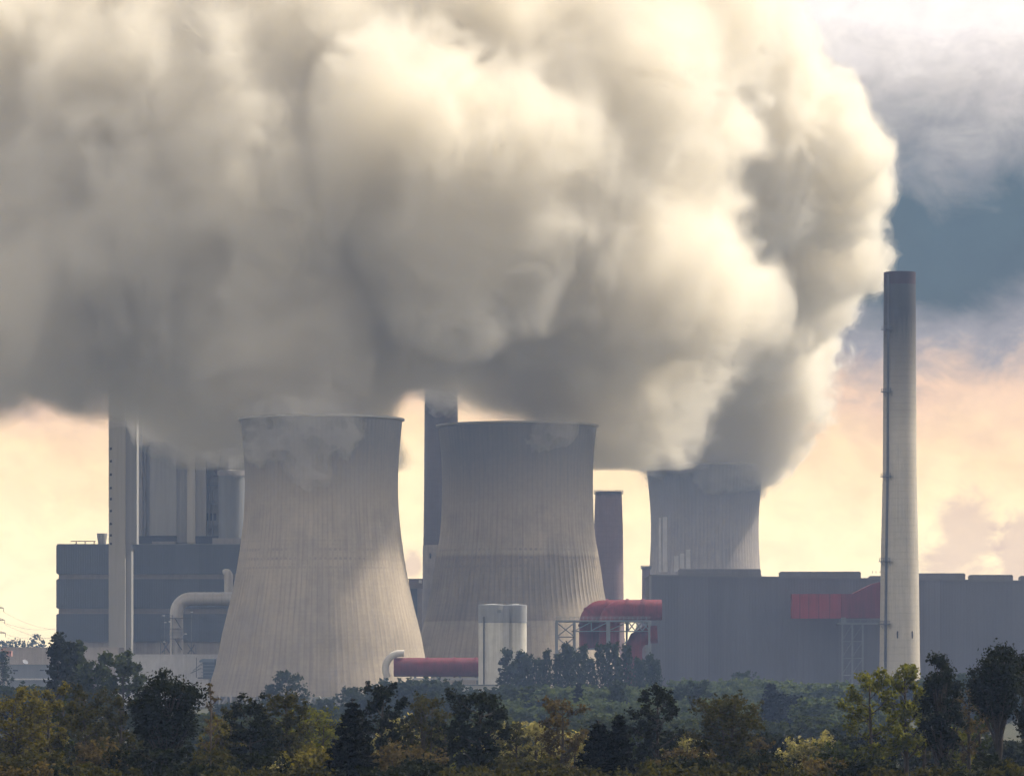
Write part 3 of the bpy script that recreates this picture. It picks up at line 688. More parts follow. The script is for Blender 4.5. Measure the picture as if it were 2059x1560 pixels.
def silver_pipe():
    Y = 1690; k = Y / FPX; r = 13.3 * k
    M_SILVER = plain('silver_pipe_metal', (.50, .48, .46), .45, .06, .4, .25, streak=.12)
    t = thing('silver_pipe', (WX(355, Y), Y, 0), "big silver pipe bending from level to upright in front of the slate bands", 'pipe')
    zc = WZ(1203.5, Y); ex = WX(384, Y); R_ = 29 * k
    pts = [(WX(500, Y), Y, zc), (ex + .3, Y, zc)] + [(ex - R_ * math.sin(q), Y, zc - R_ + R_ * math.cos(q)) for q in [math.pi / 2 * i / 10 for i in range(11)]] + [(ex - R_, Y, 0)]
    mb = MB(); mb.tube(pts, r, 32); mb.build('pipe_run', M_SILVER, t, True, 50)
    mb = MB()
    for p in (392, 410, 428, 446): mb.tube([(WX(p, Y), Y, zc), (WX(p, Y) + .35, Y, zc)], r + .12, 32)
    mb.tube([(ex - R_, Y, WZ(1278, Y)), (ex - R_, Y, WZ(1270, Y))], r + .12, 32)
    mb.build('joint_band', plain('band_metal', (.38, .37, .36), .5), t, True, 50)
    v = thing('silver_pipe', (WX(448, Y), Y + 30, 0), "short silver vent pipe with a hooked top above the big level pipe", 'pipe')
    rr = 9 * k; mb = MB()
    mb.tube([(WX(450, Y), Y + 28, WZ(1215, Y)), (WX(450, Y), Y + 28, WZ(1158, Y)), (WX(449.4, Y), Y + 28, WZ(1152, Y)), (WX(447, Y), Y + 28, WZ(1147.5, Y)), (WX(443, Y), Y + 28, WZ(1146, Y)), (WX(438, Y), Y + 28, WZ(1146, Y))],
            [rr, rr, rr, rr * .95, rr * .7, rr * .45], 20); mb.build('pipe_run', M_SILVER, v, True, 50)
    s = thing('scaffold', (WX(355, Y), Y, 0), "open steel scaffold with three decks wrapped round the upright silver pipe", 'scaffold')
    Ys = Y - 4
    for p in (323, 331, 347, 385, 394):
        mb = MB(); mb.box(WX(p, Ys) - .16, WX(p, Ys) + .16, Ys - .16, Ys + .16, 0, WZ({323: 1288, 331: 1236, 347: 1236, 385: 1222, 394: 1295}[p], Ys)); mb.build('pole', M_GREYSTEEL, s)
    for i, (a, b_, rw) in enumerate(((325, 386, 1242), (325, 376, 1263), (325, 376, 1283))):
        mb = MB(); mb.box(WX(a, Ys), WX(b_, Ys), Ys - 1.2, Ys + 1.1, WZ(rw, Ys) - .3, WZ(rw, Ys)); d = mb.build('deck', M_STEEL, s)
        mb = MB(); mb.tube([(WX(a, Ys), Ys - 1.2, WZ(rw, Ys) + 1.1), (WX(347, Ys), Ys - 1.2, WZ(rw, Ys) + 1.1)], .06, 4)
        for p in range(a, 348, 5): mb.tube([(WX(p, Ys), Ys - 1.2, WZ(rw, Ys)), (WX(p, Ys), Ys - 1.2, WZ(rw, Ys) + 1.1)], .05, 4)
        mb.build('railing', M_GREYSTEEL, d)
    mb = MB()
    for a, b_, c, d in ((352, 1242, 364, 1262), (352, 1284, 366, 1306), (326, 1288, 342, 1312), (342, 1288, 326, 1312), (378, 1295, 392, 1314), (392, 1295, 378, 1314)):
        mb.tube([(WX(a, Ys), Ys - 1.3, WZ(b_, Ys)), (WX(c, Ys), Ys - 1.3, WZ(d, Ys))], .2, 4)
    mb.build('bracing', M_STEEL, s)
    for a, rw in ((330, 1237.5), (333, 1251), (342, 1249.5), (331, 1290), (386, 1230), (374, 1274)):
        mb = MB(); mb.box(WX(a - 2.4, Ys), WX(a + 2.4, Ys), Ys - 1.45, Ys - 1.25, WZ(rw + .8, Ys), WZ(rw - .8, Ys)); mb.build('lamp', plain('lamp_white', (.8, .8, .78)), s)
silver_pipe()

# ------------------------------------------------------------------ low buildings on the left and between the towers
M_BEIGE = plain('beige_render', (.46, .41, .37), streak=.15)
M_OFFWHITE = plain('offwhite_render', (.60, .585, .57), streak=.12)
M_GREYWALL = cladding('greyblue_cladding', (.20, .22, .25), 1.4, .06, .15)
def low_block(name, label, cat, Y, xa, xb, top, depth, mat, roof=None, roof_h=.4, windows=(), trim=None):
    t = thing(name, (WX((xa + xb) / 2, Y), Y, 0), label, cat)
    zt = WZ(top, Y)
    mb = MB(); mb.box(WX(xa, Y), WX(xb, Y), Y, Y + depth, 0, zt); mb.build('wall', mat, t)
    mb = MB(); mb.box(WX(xa, Y) - .25, WX(xb, Y) + .25, Y - .25, Y + depth + .25, zt, zt + roof_h); mb.build('roof', roof or M_GREYSTEEL, t)
    for a, b_, r0, r1 in windows:
        mb = MB(); mb.box(WX(a, Y), WX(b_, Y), Y - .08, Y + .2, WZ(r1, Y), WZ(r0, Y)); mb.build('window', M_DARK, t)
    if trim:
        mb = MB(); mb.box(WX(trim[0], Y), WX(trim[1], Y), Y - .6, Y - .003, WZ(trim[3], Y), WZ(trim[2], Y)); mb.build('canopy', M_OFFWHITE, t)
    return t
low_block('low_hall', "long low beige hall under the wooded hill at the picture's edge", 'industrial hall', 1640, -120, 238, 1303, 25, M_BEIGE, M_BEIGE)
low_block('low_hall', "long low white hall below the scaffold and the silver pipe", 'industrial hall', 1627, 232, 452, 1317, 9, M_OFFWHITE, M_OFFWHITE)
low_block('shed', "low blue grey shed with a thin white canopy, in front of the beige hall", 'shed', 1500, 14, 150, 1337, 14, M_GREYWALL, None, .3, [(26, 36, 1346, 1349), (80, 88, 1346, 1348)], (12, 150, 1363.5, 1366.5))
low_block('shed', "plain white shed wall at the foot of the pale cooling tower", 'shed', 1604, 396, 420, 1366, 8, M_OFFWHITE, M_OFFWHITE, .2)
def dish():
    Y = 1505; t = thing('satellite_dish', (WX(50, Y), Y, WZ(1337, Y) + .3), "small white satellite dish on the blue grey shed roof", 'dish')
    c = Vector((WX(50, Y), Y, WZ(1331.5, Y))); d = Vector((.5, -.6, .7)).normalized(); u = d.cross(Vector((0, 0, 1))).normalized(); v = u.cross(d)
    mb = MB(); vs = []; N = 16
    for i, r in enumerate((.02, .5, .85, 1.1)):
        for k_ in range(N): vs.append(c + d * (r * r * .35) + (u * math.cos(2 * math.pi * k_ / N) + v * math.sin(2 * math.pi * k_ / N)) * r)
    mb.add(vs, [(i * N + k_, i * N + (k_ + 1) % N, (i + 1) * N + (k_ + 1) % N, (i + 1) * N + k_) for i in range(3) for k_ in range(N)])
    mb.build('dish_bowl', plain('dish_white', (.85, .85, .85), .4), t)
    mb = MB(); mb.tube([c, (c.x, c.y + .3, WZ(1337, Y) + .3)], .12, 6); mb.build('mast', M_GREYSTEEL, t)
dish()
def louvre_house():
    Y = 1616; x = lambda p: WX(min(p, 431), Y); z = lambda r: WZ(r, Y)
    t = thing('cooler', (x(420), Y, 0), "blue grey stacked air cooler half hidden behind the foot of the pale tower", 'machine')
    mb = MB(); mb.box(x(408), x(445), Y + .5, Y + 9, 0, z(1330)); mb.build('casing', plain('cooler_blue', (.12, .16, .21)), t)
    mb = MB(); mb.prism([(x(400), z(1331)), (x(446), z(1331)), (x(446), z(1324)), (x(406), z(1324)), (x(402), z(1327))], Y - .5, Y + 9.5); mb.build('roof', plain('cooler_top', (.20, .26, .33)), t)
    for r in (1336, 1343, 1350, 1357):
        mb = MB(); mb.box(x(405), x(446), Y - .3, Y + .49, z(r + 1.6), z(r)); mb.build('shelf', plain('cooler_shelf', (.22, .27, .33)), t)
    mb = MB(); mb.box(x(398), x(446), Y - 1, Y + 10, z(1364), z(1361)); mb.build('base_slab', M_GREYSTEEL, t)
    mb = MB(); mb.tube([(x(395), Y, z(1362)), (x(395), Y, z(1322))], .18, 6); mb.tube([(x(383), Y, z(1353)), (x(404), Y, z(1343))], .2, 6); mb.tube([(x(388), Y, z(1348)), (x(408), Y, z(1332))], .15, 6); mb.build('pipework', M_GREYSTEEL, t)
louvre_house()
def head_house():
    Y = 1880; x = lambda p: WX(p, Y); z = lambda r: WZ(r, Y)
    t = thing('conveyor_tower', (x(835), Y, 0), "narrow dark conveyor tower squeezed between the pale tower and the brown chimney", 'tower')
    mb = MB(); mb.box(x(822), x(850), Y, Y + 8, z(1183), z(1165)); mb.build('head_box', plain('head_brown', (.17, .14, .14)), t)
    mb = MB(); mb.box(x(821), x(851), Y - .3, Y + 8.3, z(1165), z(1163)); mb.build('roof', M_STEEL, t)
    mb = MB(); mb.box(x(842), x(848), Y - .15, Y + .2, z(1172), z(1166)); mb.build('window', M_OFFWHITE, t)
    mb = MB(); mb.box(x(824), x(839), Y + 1, Y + 7, 0, z(1183)); mb.build('shaft', plain('shaft_slate', (.06, .075, .10)), t)
    mb = MB(); mb.box(x(839) + .01, x(849), Y + 2, Y + 6, 0, z(1183)); mb.build('shaft', plain('shaft_mauve', (.26, .23, .23)), t)
head_house()
def cabin():
    Y = 1470; x = lambda p: WX(p, Y); z = lambda r: WZ(r, Y)
    t = thing('crane_cabin', (x(14), Y, 0), "small faded red cabin on a lattice mast at the edge of the site", 'cabin')
    mb = MB(); mb.box(x(4), x(24), Y - 1.6, Y + 1.6, z(1319), z(1308)); mb.build('body', plain('faded_red', (.42, .22, .2)), t)
    for a in (16, 20.5):
        mb = MB(); mb.box(x(a), x(a + 2.6), Y - 1.68, Y - 1.5, z(1313), z(1310)); mb.build('window', M_DARK, t)
    mb = MB()
    for p in (8, 18):
        for q in (-1.2, 1.2): mb.tube([(x(p), Y + q, 0), (x(p), Y + q, z(1319))], .12, 5)
    for i in range(6): mb.tube([(x(8), Y - 1.2, i * 3), (x(18), Y - 1.2, i * 3 + 3)], .08, 4)
    mb.build('mast', M_GREYSTEEL, t)
    mb = MB(); mb.tube([(x(-10), Y, z(1306)), (x(6), Y, z(1307)), (x(12), Y, z(1302))], .15, 5); mb.build('jib', plain('faded_red2', (.40, .2, .18)), t)
cabin()

# ------------------------------------------------------------------ pylons and wires
M_PYLON = plain('pylon_rust', (.16, .09, .06))
ARMS = ((1222, 22), (1246, 24), (1272, 26))
def pylon(cxp, Y, top, label, arms):
    t = thing('pylon', (WX(cxp, Y), Y, 0), label, 'pylon', 'power line pylons')
    c = WX(cxp, Y); H = WZ(top, Y); mb = MB()
    def w(z): return max(.35, 3.6 * (1 - z / H) ** 1.1 + .35)
    zs = [H * i / 10 for i in range(11)]
    for sx_ in (-1, 1):
        for sy in (-1, 1): mb.tube([(c + sx_ * w(z), Y + sy * w(z), z) for z in zs], .16, 4)
    for a, b_ in zip(zs, zs[1:]):
        for sy in (-1, 1):
            mb.tube([(c - w(a), Y + sy * w(a), a), (c + w(b_), Y + sy * w(b_), b_)], .1, 4); mb.tube([(c + w(a), Y + sy * w(a), a), (c - w(b_), Y + sy * w(b_), b_)], .1, 4)
    mb.build('lattice_mast', M_PYLON, t)
    tips = []
    for row, l in arms:
        z = WZ(row, Y); L = l * Y / FPX
        mb = MB()
        for s in (-1, 1):
            tip = (c + s * L, Y, z)
            for yy in (-.6, .6): mb.tube([(c, Y + yy, z - .4), tip], .14, 4); mb.tube([(c, Y + yy, z + 1.6), tip], .14, 4)
            for q in (.35, .65): mb.tube([(c + s * L * q, Y - .6 * (1 - q), z - .4 * (1 - q)), (c + s * L * q, Y, z + 1.6 * (1 - q))], .09, 4)
            mb.tube([tip, (tip[0], Y, z - 1.8)], .13, 5)
            tips.append((tip[0], Y, z - 1.8))
        mb.build('cross_arm', M_PYLON, t)
    return tips
ta = pylon(-15, 1900, 1195, "rust brown lattice pylon at the picture's edge, its arm tips showing above the hill", ARMS)
tb = pylon(150, 2250, 1236, "rust brown lattice pylon hidden behind the slate bunker building", ((1252, 20), (1268, 21), (1286, 22)))
for i, (a, b_) in enumerate(zip(ta, tb)):
    pts = []
    for k_ in range(25):
        q = k_ / 24; p = Vector(a).lerp(Vector(b_), q); p.z -= 4.5 * 4 * q * (1 - q); pts.append(p)
    mb = MB(); mb.tube(pts, .055, 4)
    lv = ('lowest', 'lowest', 'middle', 'middle', 'topmost', 'topmost')[5 - i]
    tag(mb.build('power_line', M_PYLON), f"thin {lv} sagging power line slanting from the pylon arm towards the bunker building", 'wire', 'power lines at the pylon')
# ------------------------------------------------------------------ trees and shrubs
def leaf_mat(name, c1, c2, trans=.45, rough=.7):
    """Leaves: two tones mixed from clump to clump and from leaf to leaf, part of the light passing through."""
    m, nt, b, o = new_mat(name)
    tc = nd(nt, 'ShaderNodeTexCoord'); ge = nd(nt, 'ShaderNodeNewGeometry')
    n = noise(nt, tc.outputs['Object'], .55, 3, .6)
    t = math_n(nt, 'ADD', math_n(nt, 'MULTIPLY', n, .7), math_n(nt, 'MULTIPLY', ge.outputs['Random Per Island'], .5), clamp=True)
    c = ramp(nt, t, [(.30, c1), (.82, c2)])
    nt.links.new(c, b.inputs['Base Color']); b.inputs['Roughness'].default_value = rough; b.inputs['Specular IOR Level'].default_value = .08
    tr = nd(nt, 'ShaderNodeBsdfTranslucent')
    nt.links.new(mixc(nt, 1.0, c, (1.25, 1.2, .6), 'MULTIPLY'), tr.inputs[0])
    mx = nd(nt, 'ShaderNodeMixShader'); mx.inputs[0].default_value = trans
    nt.links.new(b.outputs[0], mx.inputs[1]); nt.links.new(tr.outputs[0], mx.inputs[2]); nt.links.new(mx.outputs[0], o.inputs[0])
    return m
L_DARK = leaf_mat('leaf_dark', (0.0036, 0.0063, 0.0027), (0.0135, 0.0189, 0.0063), .3)
L_PINE = leaf_mat('needle_dark', (0.00168, 0.00336, 0.0021), (0.00588, 0.00924, 0.00504), .15)
L_OLIVE = leaf_mat('leaf_olive', (0.01673, 0.02054, 0.006844), (0.05704, 0.05324, 0.01673), .45)
L_GOLD = leaf_mat('leaf_gold', (.045, .045, .013), (.15, .132, .036), .55)
L_GREEN = leaf_mat('leaf_green', (0.0154, 0.0266, 0.0084), (0.049, 0.0616, 0.0196), .45)
L_LIME = leaf_mat('leaf_lime', (.045, .058, .013), (.145, .15, .035), .55)
L_PALE = leaf_mat('leaf_pale', (0.1015, 0.1087, 0.05075), (0.3335, 0.3045, 0.1595), .5)
L_BROWN = leaf_mat('leaf_brown', (.03, .024, .012), (.105, .082, .042), .5)
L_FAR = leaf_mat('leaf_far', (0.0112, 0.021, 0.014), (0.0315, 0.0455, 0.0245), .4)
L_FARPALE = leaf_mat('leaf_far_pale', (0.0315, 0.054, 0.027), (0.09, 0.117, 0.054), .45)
M_BARK = plain('bark', (.035, .028, .022), .95, .3, 1.5)
M_BARKP = plain('bark_pale', (.11, .085, .07), .95, .3, 1.5)

def leaf_quads(C, S, rng, up=.0, elong=1.6):
    """A small diamond leaf spray at each centre C with half size S."""
    n = len(C)
    a = rng.normal(size=(n, 3)); a[:, 2] *= .7; a /= np.linalg.norm(a, axis=1)[:, None]
    b = rng.normal(size=(n, 3)); b -= a * (a * b).sum(1)[:, None]; b /= np.linalg.norm(b, axis=1)[:, None]
    a = a * (S * elong * .8)[:, None]; b = b * (S * .8)[:, None]
    q = rng.uniform(.6, 1.3, size=(n, 4))
    V = np.stack([C - a * q[:, :1], C + b * q[:, 1:2] - a * .1, C + a * q[:, 2:3], C - b * q[:, 3:4] + a * .1], 1).reshape(-1, 3)
    return V, np.arange(4 * n).reshape(-1, 4)

def bez(p0, p1, p2, n):
    return [p0 * (1 - t) ** 2 + p1 * 2 * t * (1 - t) + p2 * t * t for t in [i / n for i in range(n + 1)]]

def grow(kind, H, W, seed, leaf=.26, n=5000, base=.3, gap=.5, lean=0.0):
    """Local-space branches (MB) and leaf centres/sizes of one plant H high and W wide. base: height where the crown starts (share of H)."""
    rng = np.random.default_rng(seed); rv = lambda a, b: float(rng.uniform(a, b))
    br = MB(); cl = []        # clusters: (centre, radius, weight)
    if kind in ('broad', 'sparse', 'bush', 'multi'):
        stems = {'broad': 1, 'sparse': 1, 'bush': 5, 'multi': 4}[kind]
        for s in range(stems):
            ofs = Vector((0, 0, 0)) if stems == 1 else Vector((rv(-.16, .16) * W, rv(-.16, .16) * W, 0))
            r0 = H * (.019 if stems == 1 else .010) * rv(.85, 1.15)
            top = Vector((rv(-.05, .05) * W + lean * W, rv(-.05, .05) * W, H * rv(.82, .95))) + (ofs * (2.0 if stems > 1 else 1))
            mid = Vector((rv(-.10, .10) * W + lean * W * .2, rv(-.1, .1) * W, H * .5)) + ofs * 1.1
            tp = bez(ofs, mid, top, 10)
            br.tube(tp, [r0 * (1 - .88 * i / 10) + .02 for i in range(11)], 7)
            nl = int({'broad': 22, 'sparse': 15, 'bush': 7, 'multi': 9}[kind] * rv(.85, 1.2))
            for j in range(nl):
                q = base * .8 + (1 - base * .8) * (j + rv(.1, .9)) / nl * .92
                i0 = min(9, int(q * 10)); p0 = tp[i0].lerp(tp[i0 + 1], q * 10 - i0)
                # crown envelope: widest a little above the middle of the crown
                u = max(0., min(1, (q - base) / (1 - base))) if q > base else 0
                env = W * .5 * (.45 + .75 * math.sin(math.pi * min(1, (u + .12) * .85)) ** .8) * rv(.6, 1.1)
                a = j * 2.4 + rv(-.5, .5)
                rise = H * (1 - base) * rv(.08, .24)
                p2 = p0 + Vector((math.cos(a) * env, math.sin(a) * env, rise))
                p2.z = min(p2.z, H * .98)
                p1 = p0.lerp(p2, .5) + Vector((0, 0, -rise * .25))
                bp = bez(p0, p1, p2, 5); rb = r0 * (1 - q * .7) * .5
                br.tube(bp, [rb * (1 - .8 * i / 5) + .015 for i in range(6)], 5)
                for i in (2, 3, 4, 5): cl.append((bp[i] + Vector((rv(-.4, .4), rv(-.4, .4), rv(-.2, .5))), W * rv(.045, .10), i * .3))
                for k in range(3):
                    s0 = bp[rng.integers(2, 5)]; d = Vector((math.cos(a + rv(-1.3, 1.3)), math.sin(a + rv(-1.3, 1.3)), rv(.0, .9))) * env * rv(.3, .6)
                    e = s0 + d; e.z = min(e.z, H)
                    br.tube([s0, s0.lerp(e, .5) + Vector((0, 0, rv(-.1, .15))), e], [rb * .45 + .01, rb * .3 + .01, .015], 4)
                    cl.append((e, W * rv(.045, .10), 1.2)); cl.append((s0.lerp(e, .6), W * rv(.04, .08), .7))
            cl.append((top, W * .11, 1.6)); cl.append((top + Vector((rv(-.3, .3), rv(-.3, .3), H * .03)), W * .08, 1.0))
        if kind == 'bush':
            for _ in range(20):
                a = rv(0, 6.28); r = W * .46 * math.sqrt(rv(0, 1)); cl.append((Vector((r * math.cos(a), r * math.sin(a), rv(.05, .55) * H)), W * rv(.1, .17), 1.2))
    elif kind == 'round':
        zc, rz = H * (1 + base) / 2, H * (1 - base) / 2
        r0 = H * .018
        for s in range(3):
            tp = bez(Vector((rv(-.06, .06) * W, rv(-.06, .06) * W, 0)), Vector((rv(-.1, .1) * W, rv(-.1, .1) * W, H * base)), Vector((rv(-.25, .25) * W, rv(-.25, .25) * W, zc + rz * .5)), 8)
            br.tube(tp, [r0 * .7 * (1 - .85 * i / 8) + .02 for i in range(9)], 7)
        for j in range(70):
            d = Vector(rng.normal(size=3)); d.normalize(); q = rv(.25, .95) ** .5
            sh = 1 - .28 * max(0, -d.z)
            c_ = Vector((d.x * W * .44 * q * sh, d.y * W * .44 * q * sh, zc + d.z * rz * .9 * q))
            s0 = Vector((c_.x * .12, c_.y * .12, max(H * base * .7, c_.z - H * .22)))
            br.tube(bez(s0, s0.lerp(c_, .5) + Vector((c_.x, c_.y, 0)) * .12, c_, 4), [.09, .07, .05, .035, .015], 4)
            cl.append((c_, W * rv(.07, .13), 1.0))
    elif kind == 'poplar':
        br.tube([(0, 0, 0), (rv(-.1, .1), rv(-.1, .1), H * .5), (0, 0, H * .97)], [H * .014, H * .008, .03], 7)
        for j in range(46):
            q = base + (1 - base) * (j + .5) / 46; a = j * 2.4 + rv(-.4, .4)
            env = W * .5 * (.35 + .75 * math.sin(math.pi * min(1, (q - base) / (1 - base) * .82 + .16))) * rv(.6, 1.05)
            p0 = Vector((0, 0, H * q * .92)); p2 = p0 + Vector((math.cos(a) * env, math.sin(a) * env, H * rv(.08, .16))); p2.z = min(p2.z, H)
            br.tube(bez(p0, p0.lerp(p2, .5) + Vector((math.cos(a), math.sin(a), 0)) * env * .3, p2, 3), [H * .003 + .02, H * .002 + .02, .02, .015], 4)
            cl += [(p2, W * rv(.09, .17), 1.2), (p0.lerp(p2, .6), W * rv(.08, .15), 1.0)]
        cl.append((Vector((0, 0, H * .97)), W * .10, 1.2))
    elif kind in ('conifer', 'cedar'):
        br.tube([(0, 0, 0), (rv(-.1, .1), 0, H * .6), (0, 0, H)], [H * .016, H * .009, .03], 7)
        step = .035 if kind == 'conifer' else .075
        q = base; lv = 0
        while q < .985:
            prof = (1 - (q - base) / (1 - base))
            env0 = W * .5 * (prof ** (.85 if kind == 'conifer' else .7)) + .12
            nb = 7 if kind == 'conifer' else 6
            for j in range(nb):
                a = 2 * math.pi * (j + rv(0, .8)) / nb + lv * .6; env = env0 * rv(.65, 1.12)
                p0 = Vector((0, 0, H * q)); dz = (-.22 if kind == 'conifer' else .10) * env * rv(.6, 1.3)
                p2 = p0 + Vector((math.cos(a) * env, math.sin(a) * env, dz + env * .12)); p1 = p0 + Vector((math.cos(a) * env * .55, math.sin(a) * env * .55, dz * .9))
                bp = bez(p0, p1, p2, 4); br.tube(bp, [.05, .045, .035, .03, .015], 4)
                for i in range(1, 5):
                    fl = W * (.075 if kind == 'conifer' else .085) * (1.15 - .12 * i) * (.5 + .7 * prof)
                    cl.append((bp[i] + Vector((0, 0, -.05 * env * (kind == 'conifer'))), fl, fl * 2.5 + .3))
            q += step * rv(.8, 1.2); lv += 1
        cl.append((Vector((0, 0, H * .985)), .12, .4))
    elif kind == 'bare':
        tp = bez(Vector((0, 0, 0)), Vector((rv(-.1, .1) * W, 0, H * .5)), Vector((lean * W, 0, H)), 8)
        br.tube(tp, [H * .011 * (1 - .9 * i / 8) + .02 for i in range(9)], 6)
        for j in range(16):
            q = .3 + .68 * j / 16; i0 = min(7, int(q * 8)); p0 = tp[i0].lerp(tp[i0 + 1], q * 8 - i0); a = j * 2.4 + rv(-.5, .5)
            L_ = W * rv(.25, .5) * (1.1 - q * .6)
            p2 = p0 + Vector((math.cos(a) * L_, math.sin(a) * L_, L_ * rv(.8, 1.6))); p2.z = min(p2.z, H * 1.02)
            br.tube(bez(p0, p0.lerp(p2, .5) + Vector((math.cos(a) * L_ * .15, 0, 0)), p2, 3), [.06, .045, .03, .018], 4)
            for k in range(3):
                s0 = p0.lerp(p2, rv(.4, .8)); e = s0 + Vector((rv(-1, 1) * L_ * .35, rv(-1, 1) * L_ * .35, L_ * rv(.3, .6))); br.tube([s0, e], [.03, .012], 4); cl.append((e, W * .05, .5))
            cl.append((p2, W * .05, .6))
    w = np.array([c[2] * (c[1] ** 1.3) for c in cl]); w *= rng.uniform(1 - gap, 1 + gap, len(w)); w /= w.sum()
    cnt = rng.multinomial(n, w)
    C = np.repeat(np.array([tuple(c[0]) for c in cl]), cnt, 0); Rr = np.repeat(np.array([c[1] for c in cl]), cnt)
    d = rng.normal(size=(len(C), 3)); d /= np.linalg.norm(d, axis=1)[:, None]
    fl = .35 if kind in ('conifer', 'cedar') else .85
    d[:, 2] *= fl
    C = C + d * (Rr * np.minimum(np.abs(rng.normal(0, .8, len(C))), 1.45) * (1.0 if fl < .5 else 1.25))[:, None]
    C[:, 2] = np.maximum(C[:, 2], .1)
    S = leaf * rng.uniform(.55, 1.15, len(C))
    V, F = leaf_quads(C, S, rng, elong=2.4 if kind in ('conifer', 'cedar') else 1.5)
    return br, V, F

PROTO = {}
def plant(name, label, cat, x, Y, H, W, kind, mat, seed, group, bark=None, leaf=.26, n=5000, base=.3, gap=.5, lean=0.0, z=0.0, rot=0.0):
    """One tree or shrub: an Empty at the foot with trunk and crown."""
    br, V, F = grow(kind, H, W, seed, leaf, n, base, gap, lean)
    t = thing(name, (x, Y, z), label, cat, group); t.rotation_euler = (0, 0, rot)
    me = bpy.data.meshes.new('trunk'); me.from_pydata(br.v, [], br.f); me.update()
    me.polygons.foreach_set('use_smooth', np.ones(len(me.polygons), dtype=bool))
    link_mesh('trunk', me, bark or M_BARK, t)
    link_mesh('crown', mesh_np('crown', V, F), mat, t)
    return t
def copy_plant(src, x, Y, s, rot, label, sw=1.0, mat=None):
    r = src.copy(); sc.collection.objects.link(r); r.location = (x, Y, gz(Y) - .1); r.scale = (s * sw, s * sw, s); r.rotation_euler = (0, 0, rot); r['label'] = label
    for ch in src.children:
        c = ch.copy(); sc.collection.objects.link(c); c.parent = r
        if mat is not None and ch.name.startswith('crown'): c.material_slots[0].link = 'OBJECT'; c.material_slots[0].material = mat
    return r

def put(name, label, cat, cx, top, wpx, Y, kind, mat, seed, group, **kw):
    z = gz(Y) - .1; H = WZ(top, Y) - z; W = wpx * Y / FPX
    return plant(name, label, cat, WX(cx, Y), Y, H, W, kind, mat, seed, group, z=z, **kw)

